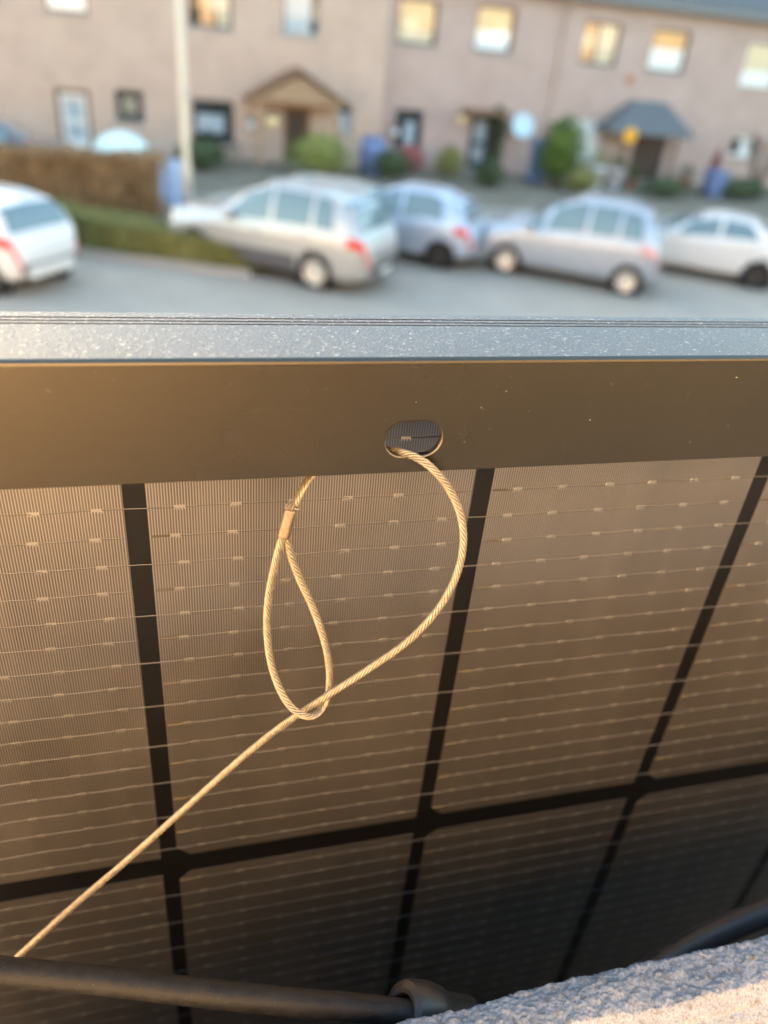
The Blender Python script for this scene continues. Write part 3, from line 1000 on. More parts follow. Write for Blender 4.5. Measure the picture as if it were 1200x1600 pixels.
# mint garden canopy
pc = at(191, 240, 24.6)
t = tag(empty('garden_parasol', (pc.x, 24.6, .1)), 'pale mint domed parasol rising behind the brown hedge', 'parasol')
rr = 1.25 * .5 * 24.6 / 18
ztop = at(191, 205, 24.6).z - .1
dome = [(rr * math.sin(a), ztop - .75 + .75 * math.cos(a)) for a in [i * PI / 2 / 8 for i in range(9)]]
dome = dome + [(rr * .99, ztop - .9)]
MB().lathe([(max(.001, r_), z_) for r_, z_ in dome], (0, 0, 0), (0, 0, 1), 16).build('canopy', M['mint'], t, True)
for k in range(8):
    a = k * PI / 4
    MB().tube([(0, 0, ztop - .06), (rr * .55 * math.cos(a), rr * .55 * math.sin(a), ztop - .2), (rr * .95 * math.cos(a), rr * .95 * math.sin(a), ztop - .72)], .01, 5).build('rib', M['steel'], t)
MB().tube([(0, 0, 0), (0, 0, ztop + .04)], .025, 8).build('pole', M['white'], t)
# folded dark red parasol
xx = at(1105, 300, FAC - 2.2).x
t = tag(empty('folded_parasol', (xx, FAC - 2.2, .1)), 'closed dark red parasol standing right of the dark entrance', 'parasol')
zt_ = at(1105, 228, FAC - 2.2).z - .1
fold = MB()
nseg = 20
vs_ = []
for (r_, z_) in ((.02, zt_), (.13, zt_ - .35), (.21, zt_ - .9), (.25, zt_ - 1.35)):
    for k in range(nseg):
        a = 2 * PI * k / nseg
        q = r_ * (1 if k % 2 else .72)
        vs_.append((q * math.cos(a), q * math.sin(a), z_))
fold.add(vs_, [(i * nseg + k, i * nseg + (k + 1) % nseg, (i + 1) * nseg + (k + 1) % nseg, (i + 1) * nseg + k) for i in range(3) for k in range(nseg)])
fold.build('cloth', M['redcloth'], t)
MB().tube([(0, 0, 0), (0, 0, zt_ + .06)], .022, 8).build('pole', M['brown_wood'], t)
MB().lathe([(.001, .0), (.25, .0), (.25, .06), (.05, .09), (.001, .09)], (0, 0, 0), (0, 0, 1), 16).build('base', M['sill'], t)
# pale blue cloth sack beside the lamp post
xx = at(270, 290, 20.9).x
t = tag(empty('banner', (xx, 20.9, .0)), 'pale blue hanging banner cloth at the end of the brown hedge', 'banner')
z1_, z0_ = at(268, 250, 20.9).z, at(268, 322, 20.9).z
mb = MB()
vs_ = []
for i in range(9):
    x = -.27 + .54 * i / 8
    y = .05 * math.sin(i * 1.3)
    vs_ += [(x, y, z0_), (x * .96, y * .6, z1_)]
mb.add(vs_, [(2 * i, 2 * i + 2, 2 * i + 3, 2 * i + 1) for i in range(8)])
mb.add([(x, y + .012, z) for x, y, z in vs_], [(2 * i, 2 * i + 1, 2 * i + 3, 2 * i + 2) for i in range(8)])
mb.build('cloth', M['lightblue'], t)
MB().tube([(-.3, .0, 0), (-.3, 0, z1_ + .1)], .02, 6).build('pole', M['steel'], t)
MB().tube([(-.3, 0, z1_ + .02), (.3, 0, z1_ + .02)], .012, 6).build('crossbar', M['steel'], t)
# flower pots by the slate canopy
def pot(px, py, Y, r, h, m, leaf, label):
    q = at(px, py, Y)
    t = tag(empty('flower_pot', (q.x, Y, .1)), label, 'flower pot', 'pots by the entrance')
    MB().lathe([(r * .7, 0), (r, h * .9), (r * 1.08, h * .9), (r * 1.08, h), (r * .9, h), (r * .85, h * .9), (.001, h * .88)], (0, 0, 0), (0, 0, 1), 18).build('pot', M[m], t, True)
    mb = MB()
    leaves(mb, (0, 0, h + r * .9), (r * 1.3, r * 1.3, r * 1.1), 240, .05, random.Random(int(px)))
    mb.build('foliage', M[leaf], t)
pot(957, 290, FAC - 1.9, .26, .62, 'white_pot', 'leaf_dark', 'white pot left of the dark entrance')
pot(925, 300, FAC - 2.4, .30, .75, 'white_pot', 'leaf_green', 'larger white pot right of the bright green bush')
pot(985, 296, FAC - 2.2, .18, .4, 'clay', 'leaf_bright', 'small terracotta pot in front of the dark entrance')
pot(1065, 300, FAC - 1.9, .24, .5, 'clay', 'leaf_dark', 'terracotta pot right of the dark entrance')
# bicycle below the wide window
xx = at(335, 280, FL - .5).x
t = tag(empty('bicycle', (xx, FL - .45, .1)), 'dark bicycle leaning below the wide ground floor window', 'bicycle')
for s in (-.52, .52):
    w_ = MB()
    ring = [(s + .33 * math.cos(a), 0, .35 + .33 * math.sin(a)) for a in [2 * PI * i / 24 for i in range(25)]]
    w_.tube(ring, .02, 6, False)
    for i in range(10):
        a = PI * i / 10
        w_.tube([(s + .32 * math.cos(a), 0, .35 + .32 * math.sin(a)), (s - .32 * math.cos(a), 0, .35 - .32 * math.sin(a))], .002, 3, False)
    w_.build('wheel', M['tyre'], t)
fr = MB()
for a, b in (((-.52, 0, .35), (-.02, 0, .33)), ((-.02, 0, .33), (-.17, 0, .85)), ((-.17, 0, .85), (-.52, 0, .35)), ((-.02, 0, .33), (.38, 0, .78)), ((-.15, 0, .78), (.36, 0, .85)), ((.36, 0, .98), (.52, 0, .35))):
    fr.tube([a, b], .016, 6)
fr.build('bike_frame', M['dark_frame'], t)
MB().tube([(.36, -.27, 1.02), (.42, -.12, 1.05), (.37, 0, .98), (.42, .12, 1.05), (.36, .27, 1.02)], .012, 6).build('handlebar', M['steel'], t)
MB().bevbox((-.3, -.07, .88), (-.06, .07, .94), .02).build('saddle', M['black'], t)

# ------------------------------------------------------------------ cars
def interp(tab, x):
    if x <= tab[0][0]:
        return tab[0][1]
    for (a, u), (b, v) in zip(tab, tab[1:]):
        if x <= b:
            t = (x - a) / (b - a)
            t = t * t * (3 - 2 * t) * .5 + t * .5
            return u + (v - u) * t
    return tab[-1][1]

def car(label, cat, L, W, H, wb, wr, pt, top, belt, side_windows, screen, rear_glass, loc, heading, front_over,
        rim='rim', tail='tail', tail_z=(.78, .98), clad=None, rails=False, kind='parked_car', plate=True):
    """x runs from the nose (0) to the tail (L); top and belt are height tables, windows are ranges of x"""
    t = empty(kind, loc, heading)
    tag(t, label, cat, 'cars parked along the road')
    off = L / 2
    zbot = .2
    def hw_(x):
        e = min(x, L - x)
        k = 1 - .20 * max(0, 1 - e / .34) ** 2.4
        return W / 2 * k * (1 - .02 * abs(x - off) / off)
    def section(x):
        zt = interp(top, x)
        zb = min(interp(belt, x), zt - .03)
        w = hw_(x)
        e = min(x, L - x)
        zl = zbot + .16 * max(0, 1 - e / .5) ** 1.5
        up = max(0.0, min(1.0, (zt - zb) / .45))
        wr_ = w * (.955 - .20 * up)
        return [(0, zl), (w * .82, zl), (w * .955, zl + .07), (w * .99, zl + .2), (w, zb * .62 + zl * .38), (w * .995, zb - .09), (w * .965, zb),
                (w * .965 + (wr_ - w * .965) * .5 + .012 * up, zb + (zt - zb) * .48), (wr_, zb + (zt - zb) * (.82)), (wr_ * .9, zb + (zt - zb) * .94), (wr_ * .62, zt - .012 * up - .005), (0, zt)]
    NP = 12
    def S(x, u):
        """a point of the body's skin: u = 0 under the car, 11 on the roof's centre line"""
        s = section(x)
        i = min(int(u), NP - 2)
        k = u - i
        return Vector((x - off, s[i][0] + (s[i + 1][0] - s[i][0]) * k, s[i][1] + (s[i + 1][1] - s[i][1]) * k))
    def patch(name, m, x0, x1, u0, u1, side, parent=t, nx=8, nu=5, o_=.006, taper=None):
        mb = MB()
        vs_ = []
        for i in range(nx + 1):
            for j in range(nu + 1):
                u = u0 + (u1 - u0) * j / nu
                xa, xb = x0, x1
                if taper:                     # (front shift at top, rear shift at top)
                    k = j / nu
                    xa, xb = x0 + taper[0] * k, x1 + taper[1] * k
                x = xa + (xb - xa) * i / nx
                p = S(x, u)
                n_ = (S(min(L, x + .02), u) - S(max(0, x - .02), u)).cross(S(x, min(11, u + .1)) - S(x, max(0, u - .1)))
                n_ = n_.normalized() if n_.length > 1e-9 else Vector((0, 1, 0))
                if n_.y < 0 and abs(n_.y) > .05:
                    n_ = -n_
                if abs(n_.y) <= .05 and n_.z < 0:
                    n_ = -n_
                p = p + n_ * o_
                vs_.append((p.x, p.y * side, p.z))
        fs = []
        for i in range(nx):
            for j in range(nu):
                a = i * (nu + 1) + j
                fs.append((a, a + 1, a + nu + 2, a + nu + 1))
        mb.add(vs_, fs)
        return mb.build(name, M[m], parent, True)
    def patch2(name, m, x0, x1, u0, o_=.006):
        """a pane across the whole width (windscreen, rear window)"""
        mb = MB()
        vs_ = []
        NX, NU = 6, 5
        for i in range(NX + 1):
            x = x0 + (x1 - x0) * i / NX
            row = []
            for j in range(NU + 1):
                row.append(S(x, u0 + (11 - u0) * j / NU))
            full = row + [Vector((p.x, -p.y, p.z)) for p in reversed(row[:-1])]
            dzt = interp(top, min(L, x + .05)) - interp(top, max(0, x - .05))
            n_ = Vector((-dzt, 0, .1)).normalized()
            vs_ += [p + n_ * o_ for p in full]
        K = 2 * NU + 1
        mb.add(vs_, [(i * K + j, i * K + j + 1, (i + 1) * K + j + 1, (i + 1) * K + j) for i in range(NX) for j in range(K - 1)])
        return mb.build(name, M[m], t, True)
    # body skin, with the wheel wells left open
    NX = 120
    SUB = 4
    xs = [L * (0.5 - 0.5 * math.cos(PI * i / NX)) * .5 + L * i / NX * .5 for i in range(NX + 1)]
    xf, xr = front_over, front_over + wb
    mb = MB()
    K = 2 * ((NP - 1) * SUB + 1) - 2
    vs_ = []
    for x in xs:
        s0 = section(x)
        s = [(s0[i][0] + (s0[i + 1][0] - s0[i][0]) * k / SUB, s0[i][1] + (s0[i + 1][1] - s0[i][1]) * k / SUB) for i in range(NP - 1) for k in range(SUB)] + [s0[-1]]
        ring = [(x - off, y, z) for y, z in s] + [(x - off, -y, z) for y, z in s[-2:0:-1]]
        vs_ += ring
    fs = []
    for i in range(NX):
        for j in range(K):
            a, b = i * K + j, i * K + (j + 1) % K
            q = [vs_[a], vs_[b], vs_[b + K], vs_[a + K]]
            cx_ = sum(p[0] for p in q) / 4 + off
            cz_ = sum(p[2] for p in q) / 4
            cy_ = sum(abs(p[1]) for p in q) / 4
            if cy_ > W * .3 and any(math.hypot(cx_ - xw, cz_ - wr) < wr + .04 for xw in (xf, xr)):
                continue
            fs.append((a, b, b + K, a + K))
    fs.append(tuple(range(K)))
    fs.append(tuple(reversed(range(NX * K, NX * K + K))))
    mb.add(vs_, fs)
    body = mb.build('body', M[pt], t, True)
    autosmooth(body, 50)
    # wells, wheels
    for xw in (xf, xr):
        for s in (-1, 1):
            y = s * (W / 2 - .13)
            MB().lathe([(.001, -.13), (wr + .07, -.13), (wr + .07, .115)], (xw - off, y, wr + .01), (0, s, 0), 22).build('wheel_well', M['black'], t)
            wheel = MB().lathe([(wr * .66, -.1), (wr * .93, -.1), (wr, -.06), (wr, .07), (wr * .94, .105), (wr * .68, .11), (wr * .66, .09)], (xw - off, y, wr), (0, s, 0), 26).build('wheel', M['tyre'], t, True)
            rm = MB().lathe([(.001, .06), (wr * .2, .075), (wr * .24, .06), (wr * .3, .02), (wr * .62, .02), (wr * .655, .1), (wr * .7, .112)], (xw - off, y, wr), (0, s, 0), 26)
            for k in range(5):
                a = 2 * PI * k / 5
                u_, w_ = Vector((math.cos(a), 0, math.sin(a))), Vector((-math.sin(a), 0, math.cos(a)))
                c = Vector((xw - off, y, wr))
                e = Vector((0, s, 0))
                rm.add([c + u_ * wr * .16 - w_ * wr * .09 + e * .085, c + u_ * wr * .16 + w_ * wr * .09 + e * .085, c + u_ * wr * .67 + w_ * wr * .13 + e * .105, c + u_ * wr * .67 - w_ * wr * .13 + e * .105,
                        c + u_ * wr * .16 - w_ * wr * .09 + e * .03, c + u_ * wr * .16 + w_ * wr * .09 + e * .03, c + u_ * wr * .67 + w_ * wr * .13 + e * .03, c + u_ * wr * .67 - w_ * wr * .13 + e * .03],
                       [(0, 1, 2, 3), (0, 4, 5, 1), (1, 5, 6, 2), (3, 7, 4, 0)])
            rm.build('rim', M[rim], wheel)
    # glass
    for s in (-1, 1):
        for (a, b, ta, tb) in side_windows:
            patch('side_window', 'car_glass', a, b, 6.25, 8.55, s, taper=(ta, tb))
        patch('mirror_base', 'trim', side_windows[0][0] + .05, side_windows[0][0] + .14, 6.0, 6.3, s, o_=.01)
        mm = MB().bevbox((-.06, -.1, -.07), (.07, .1, .08), .025).build('mirror', M[pt], t)
        q = S(side_windows[0][0] + .12, 6.4)
        mm.location = (q.x, s * (q.y + .12), q.z + .03)
        # lamps
        patch('tail_light', tail, L - .42, L - .012, 4.75, 6.1, s, o_=.008, nx=8)
        patch('headlight', 'head', .04, .34, 4.85, 5.5, s, o_=.008, nx=6)
        for (a, b, ta, tb) in side_windows[:2]:
            q = S((a + b) / 2 + .25, 5.1)
            hh = MB().bevbox((-.09, -.012, -.014), (.09, .02, .014), .008).build('door_handle', M[pt], t)
            hh.location = (q.x, s * (q.y + .012), q.z)
        if clad:
            patch('sill_trim', clad, .06, L - .06, 1.6, 3.35, s, o_=.007, nx=30)if False else patch('sill_trim', clad, xf + wr + .06, xr - wr - .06, 1.6, 3.6, s, o_=.007, nx=14)
        if rails:
            pts = [S(x, 9.6) + Vector((0, 0, dz)) for x, dz in ((screen[1] + .15, .0), (screen[1] + .3, .05), ((screen[1] + rear_glass[0]) / 2, .055), (rear_glass[0] - .35, .05), (rear_glass[0] - .2, 0))]
            MB().tube([(p_.x, s * p_.y, p_.z) for p_ in pts], .016, 6).build('roof_rail', M['steel'], t)
    patch2('windscreen', 'car_glass', screen[0] + .05, screen[1] - .04, 8.6)
    patch2('rear_window', 'car_glass', rear_glass[0] + .05, rear_glass[1] - .03, 8.7)
    # bumper mouldings and plates
    rz = .62
    MB().bevbox((L - off - .03, -W * .30, .30), (L - off + .035, W * .30, .52), .03).build('bumper', M[clad or pt], t)
    MB().bevbox((-off - .035, -W * .30, .28), (-off + .03, W * .30, .5), .03).build('bumper', M[clad or pt], t)
    if plate:
        MB().box((L - off + .036, -.26, .36), (L - off + .044, .26, .47)).build('number_plate', M['plate'], t)
    return t

HEAD = R(-36.0)      # noses point away to the left; +x of a car is its tail
def place(px, py, xw, W, L, heading):
    """where a car stands when the contact of its left rear wheel is at this point of the road"""
    q = onground(px, py)
    c, s = math.cos(heading), math.sin(heading)
    lx, ly = xw - L / 2, -W / 2 + .05
    return (q.x - (lx * c - ly * s), q.y - (lx * s + ly * c), 0.0)

# silver SUV
L_, W_ = 4.43, 1.81
ld = suv_at = place(490, 453, .77 + 2.6, W_, L_, HEAD)
car('silver off-roader with a dark sill and bright red tail light beside the low hedge', 'car', L_, W_, 1.74, 2.6, .345, 'p_silver',
    [(0, .78), (.05, .92), (.22, 1.02), (.6, 1.08), (1.15, 1.14), (1.95, 1.62), (2.3, 1.74), (3.2, 1.74), (3.75, 1.66), (4.0, 1.54), (4.3, 1.05), (4.4, .86), (4.43, .6)],
    [(0, .6), (.3, .85), (1.2, 1.0), (3.6, 1.06), (4.3, 1.02), (4.43, .6)],
    [(1.42, 2.38, .42, 0), (2.47, 3.22, 0, 0), (3.30, 3.72, 0, -.12)], (1.1, 2.0), (3.80, 4.26), ld, HEAD, .77, clad='trim', rails=True)
# pale blue hatchback
L_, W_ = 3.95, 1.68
ld = place(684, 421, .8 + 2.47, W_, L_, HEAD)
car('pale blue three door hatchback between the silver off-roader and the blue grey people carrier', 'car', L_, W_, 1.52, 2.47, .30, 'p_blue',
    [(0, .64), (.06, .80), (.22, .86), (.5, .91), (1.1, .98), (1.75, 1.42), (2.1, 1.52), (2.9, 1.51), (3.4, 1.36), (3.6, 1.25), (3.82, .92), (3.93, .78), (3.95, .55)],
    [(0, .5), (.3, .74), (1.1, .88), (3.3, .96), (3.8, .9), (3.95, .5)],
    [(1.3, 2.25, .38, 0), (2.33, 3.25, 0, -.12)], (1.05, 1.85), (3.42, 3.80), ld, HEAD, .8, rim='dark_rim')
# blue-grey people carrier
L_, W_ = 3.92, 1.69
HM = R(-36.0)
ld = place(972, 462, .75 + 2.60, W_, L_, HM)
car('blue grey people carrier with silver wheels right of the pale blue hatchback', 'car', L_, W_, 1.74, 2.60, .305, 'p_mpv',
    [(0, .70), (.06, .88), (.22, .97), (.5, 1.03), (.95, 1.12), (1.7, 1.58), (2.1, 1.72), (2.9, 1.72), (3.45, 1.62), (3.65, 1.48), (3.82, 1.05), (3.89, .8), (3.92, .55)],
    [(0, .56), (.3, .82), (.95, .98), (3.4, 1.06), (3.82, .97), (3.92, .5)],
    [(1.0, 1.42, .32, 0), (1.5, 2.3, .14, 0), (2.38, 2.95, 0, 0), (3.02, 3.50, 0, -.14)], (.92, 1.78), (3.5, 3.80), ld, HM, .75, tail='tail_pale', rails=True)
# white curved hatchback at the right edge
L_, W_ = 4.2, 1.75
ld = place(1174, 452, .85 + 2.6, W_, L_, HM)
car('white hatchback with an arched roof and dark wheels at the right edge', 'car', L_, W_, 1.43, 2.6, .31, 'p_white',
    [(0, .62), (.1, .76), (.6, .88), (1.2, .95), (1.9, 1.32), (2.4, 1.42), (3.0, 1.38), (3.6, 1.22), (3.95, 1.02), (4.12, .86), (4.2, .55)],
    [(0, .5), (.3, .72), (1.2, .88), (3.3, 1.0), (4.0, .9), (4.2, .5)],
    [(1.4, 2.4, .45, 0), (2.48, 3.3, 0, -.3)], (1.1, 2.0), (3.2, 3.9), ld, HM, .85, rim='dark_rim')
# white hatchback at the left edge
L_, W_ = 3.85, 1.66
ld = place(-14, 460, .8 + 2.4, W_, L_, HEAD)
car('white small hatchback cut off by the left edge, seen from behind', 'car', L_, W_, 1.51, 2.4, .30, 'p_white',
    [(0, .66), (.1, .82), (.5, .92), (1.0, 1.0), (1.6, 1.42), (2.0, 1.5), (2.9, 1.5), (3.4, 1.42), (3.55, 1.3), (3.74, .98), (3.83, .84), (3.85, .55)],
    [(0, .54), (.3, .78), (1.0, .92), (3.3, 1.0), (3.75, .95), (3.85, .5)],
    [(1.2, 2.15, .36, 0), (2.23, 3.15, 0, -.1)], (.95, 1.7), (3.40, 3.73), ld, HEAD, .8)
# pale car behind the SUV
L_, W_ = 4.2, 1.72
q = onground(560, 372)
car('pale silver green car whose roof shows behind the silver off-roader', 'car', L_, W_, 1.5, 2.6, .31, 'p_pale',
    [(0, .66), (.1, .82), (.5, .92), (1.1, 1.0), (1.8, 1.42), (2.2, 1.5), (3.1, 1.5), (3.7, 1.42), (3.9, 1.28), (4.1, .95), (4.18, .8), (4.2, .55)],
    [(0, .54), (.3, .78), (1.1, .92), (3.5, 1.0), (4.1, .93), (4.2, .5)],
    [(1.35, 2.3, .4, 0), (2.4, 3.4, 0, -.1)], (1.05, 1.9), (3.7, 4.08), (suv_at[0] + .70, suv_at[1] + 2.15, 0), HEAD, .8)
# dark car behind the brown hedge
q = at(35, 230, 23.5)
car('dark grey car whose roof shows over the brown hedge at the left edge', 'car', 4.4, 1.75, 1.45, 2.6, .31, 'p_dark',
    [(0, .66), (.1, .82), (.5, .92), (1.2, 1.0), (1.9, 1.38), (2.3, 1.45), (3.1, 1.44), (3.8, 1.2), (4.2, 1.0), (4.35, .8), (4.4, .55)],
    [(0, .54), (.3, .78), (1.2, .9), (3.5, .98), (4.3, .88), (4.4, .5)],
    [(1.4, 2.4, .42, 0), (2.5, 3.4, 0, -.2)], (1.15, 2.0), (3.2, 3.95), (q.x - .9, 24.0, .1), R(180), .85)

# ================================================================== THE BALCONY
E_ = EYE.z
# our own house: its sunlit wall stands behind the camera, the balcony slab under it
WY = -1.75
oh = tag(empty('brick_house', (0, 0, 0)), 'long brick house row behind the camera that carries the balcony', 'house')
holes = []
for k in range(-9, 10):
    if k == 0:
        continue
    x = k * 3.4
    holes += [[x - .6, x + .6, 4.1, 5.4], [x - .6, x + .6, .9, 2.2]]
xs_ = sorted({-34.0, 34.0, *[h[0] for h in holes], *[h[1] for h in holes]})
zs_ = sorted({0.0, 6.6, *[h[2] for h in holes], *[h[3] for h in holes]})
mb = MB()
for i in range(len(xs_) - 1):
    for j in range(len(zs_) - 1):
        cx_, cz_ = (xs_[i] + xs_[i + 1]) / 2, (zs_[j] + zs_[j + 1]) / 2
        if any(h[0] < cx_ < h[1] and h[2] < cz_ < h[3] for h in holes):
            continue
        mb.add([(xs_[i], WY, zs_[j]), (xs_[i], WY, zs_[j + 1]), (xs_[i + 1], WY, zs_[j + 1]), (xs_[i + 1], WY, zs_[j])], [(0, 1, 2, 3)])
mb.add([(-34, WY, 0), (34, WY, 0), (34, WY - 8, 0), (-34, WY - 8, 0), (-34, WY, 6.6), (34, WY, 6.6), (34, WY - 8, 6.6), (-34, WY - 8, 6.6)], [(3, 2, 6, 7), (0, 3, 7, 4), (1, 5, 6, 2)])
mb.build('wall', M['own_brick'], oh)
for h in holes:
    fr_ = MB()
    for (p0, p1, q0, q1) in ((h[0], h[0] + .08, h[2], h[3]), (h[1] - .08, h[1], h[2], h[3]), (h[0] + .08, h[1] - .08, h[2], h[2] + .08), (h[0] + .08, h[1] - .08, h[3] - .08, h[3])):
        fr_.box((p0, WY - .15, q0), (p1, WY - .08, q1))
    w_ = fr_.build('window', M['white'], oh)
    MB().box((h[0] + .08, WY - .12, h[2] + .08), (h[1] - .08, WY - .115, h[3] - .08)).build('pane', M['pane'], w_)
    MB().box((h[0], WY - .4, h[2]), (h[1], WY - .38, h[3])).build('curtain', M['curtain_white'], w_)
MB().add([(-34.3, WY + .2, 6.57), (34.3, WY + .2, 6.57), (34.3, WY - 4, 9.2), (-34.3, WY - 4, 9.2), (34.3, WY - 8.2, 6.57), (-34.3, WY - 8.2, 6.57)], [(0, 1, 2, 3), (3, 2, 4, 5)]).build('roof', M['tile'], oh)
MB().box((-3.2, WY + .003, 2.95), (3.2, .09, 3.1)).build('balcony_slab', M['sill'], oh)

# weathered concrete parapet
def parapet():
    mb = MB()
    xs = [-.16 + .18 * i / 70 for i in range(70)] + [.02 + .16 * i / 560 for i in range(560)] + [.18 + .44 * i / 120 for i in range(121)]
    nx = len(xs) - 1
    vs_ = []
    # section across Y: up the near slope to the ridge, down the far bevel to the outer face
    sec = [(-.09, -.40), (-.08, -.37)]
    sec += [(-.07 + .105 * i / 12, -.325 + .0965 * i / 12) for i in range(0, 12)]
    sec += [(.035 + .0385 * i / 90, -.2285 + .028 * i / 90) for i in range(0, 90)]
    sec += [(.0735 + .0115 * i / 44, -.2005 - .0042 * (i / 44) ** 1.4) for i in range(0, 45)]
    sec += [(.0856 + .0006 * math.sin(i), -.2055 - .004 * i) for i in range(0, 9)]
    sec += [(.080, -.245), (.06, -.262), (.03, -.40)]
    m_ = len(sec)
    for x in xs:
        # unseen left end, shaped to fall away so light reaches the panel
        k = max(0.0, (.03 - x) / .1)
        drop = .040 * k ** 1.3 - .035 * max(0.0, x - .05) * (1 if x < .3 else .25 / max(.01, x - .05))
        for (y, z) in sec:
            q = Vector((x, y, z))
            n1 = noise.fractal(q * 34, 1.0, 2.0, 3)
            n2 = noise.fractal(q * 170, .8, 2.0, 3)
            n3 = abs(noise.noise(q * 420)) - .25
            n4 = noise.fractal(q * 1100, .7, 2.0, 3)
            cell = noise.voronoi(q * 240)[0][0]
            amp = 1 if z > -.3 else .3
            d = (.0011 * n1 + .0005 * n2 - .0003 * n3 + .00018 * n4 - .0003 * (cell - .4)) * amp
            pl = noise.noise(q * 52 + Vector((3, 1, 7)))
            d += .00035 * max(-.6, min(.6, pl * 3))
            vs_.append((x, y + d * (.9 if y > .07 else .3), max(z - drop + d, z - .16)))
    fs = []
    for i in range(nx):
        for j in range(m_ - 1):
            a = i * m_ + j
            fs.append((a, a + m_, a + m_ + 1, a + 1))
    fs.append(tuple(range(m_)))
    fs.append(tuple(reversed(range(nx * m_, nx * m_ + m_))))
    mb.add(vs_, fs)
    return mb
o = parapet().build('coping', M['concrete'], None, True)
par = tag(empty('concrete_parapet', (0, 0, E_)), 'rough weathered concrete parapet with yellow lichen specks at the lower right', 'parapet')
o.parent = par
MB().box((-.15, -.075, -1.2), (2.2, .077, -.30)).build('parapet_wall', M['unseen_brick'], par)
MB().box((.622, -.088, -.258), (2.2, .084, -.204)).build('coping', M['concrete'], par)

# ------------------------------------------------------------------ the solar panel
panel = tag(empty('solar_panel', (0, 0, E_)), 'solar panel hung on the parapet with its rear cells facing us', 'solar panel')
PX0, PX1 = -1.346, .378
ZT, ZB = -.059, -1.19
YB, YF, YG = .150, .180, .1662       # back flange plane, outer front edge, rear glass plane
FLZ = -.0872                          # lower edge of the flange

# top rail: upper face with its grooves
prof = [(YB + .0012, ZT - .0016), (YB + .0002, ZT - .0011), (YB + .0003, ZT - .0006), (YB + .0009, ZT - .0001), (YB + .0014, ZT)]
for gy in (.1716, .1736, .1757):
    prof += [(gy - .00042, ZT), (gy - .00036, ZT - .0014), (gy + .00036, ZT - .0014), (gy + .00042, ZT)]
prof += [(YF - .0008, ZT), (YF - .0002, ZT - .0002), (YF, ZT - .0008), (YF, ZT - .006), (YF - .0018, ZT - .006), (YF - .0018, ZT - .0018), (YB + .0030, ZT - .0018)]
mb = MB()
n_ = len(prof)
NS = 30
for i in range(NS + 1):
    x = PX0 + (PX1 - PX0) * i / NS
    mb.add([(x, y, z) for y, z in prof], [])
for i in range(NS):
    for j in range(n_):
        k = (j + 1) % n_
        mb.f.append((i * n_ + j, i * n_ + k, (i + 1) * n_ + k, (i + 1) * n_ + j))
mb.f.append(tuple(range(n_)))
mb.f.append(tuple(reversed(range(NS * n_, NS * n_ + n_))))
rail = mb.build('frame_rail', M['rail_top'], panel)
rail.data.materials.append(M['rail'])
for i_, p_ in enumerate(rail.data.polygons):
    if i_ < NS * n_ and i_ % n_ < 4:
        p_.material_index = 1
rail['label'] = 'grooved pale blue shining top face of the frame'
autosmooth(rail, 30)
for gy in (.1716, .1736, .1757):
    MB().box((PX0 + .001, gy - .00030, ZT - .00139), (PX1 - .001, gy + .00030, ZT - .00012)).build('groove_shade_strip', M['groove'], rail)  # black strip fills each groove in place of its shade

# flange with the drain slot
HC = (.0513, -.0783)
HW, HH_, HR = .0068, .0046, .00445
def slot(n=48, grow=0.0):
    pts = []
    for k in range(n):
        a = 2 * PI * k / n
        ca, sa = math.cos(a), math.sin(a)
        px = (HW - HR) * (1 if ca > 0 else -1) + (HR + grow) * ca if abs(ca) > 1e-6 else 0
        pts.append((HC[0] + px, HC[1] + (HR + grow) * 1.02 * sa))
    return pts
sl = slot()
zt_f = ZT - .0011
mb = MB()
xa, xb = HC[0] - .014, HC[0] + .014
TH = .0016
def wallq(x0, x1):
    seg = 24
    for i in range(seg):
        a, b = x0 + (x1 - x0) * i / seg, x0 + (x1 - x0) * (i + 1) / seg
        mb.add([(a, YB, FLZ + .0004), (b, YB, FLZ + .0004), (b, YB, zt_f), (a, YB, zt_f), (a, YB + TH, FLZ + .0004), (b, YB + TH, FLZ + .0004), (b, YB + TH, zt_f), (a, YB + TH, zt_f),
                (a, YB + .0005, FLZ), (b, YB + .0005, FLZ), (a, YB + TH - .0004, FLZ), (b, YB + TH - .0004, FLZ)],
               [(0, 1, 2, 3), (5, 4, 7, 6), (8, 9, 1, 0), (10, 11, 9, 8), (4, 5, 11, 10)])
wallq(PX0, xa)
wallq(xb, PX1)
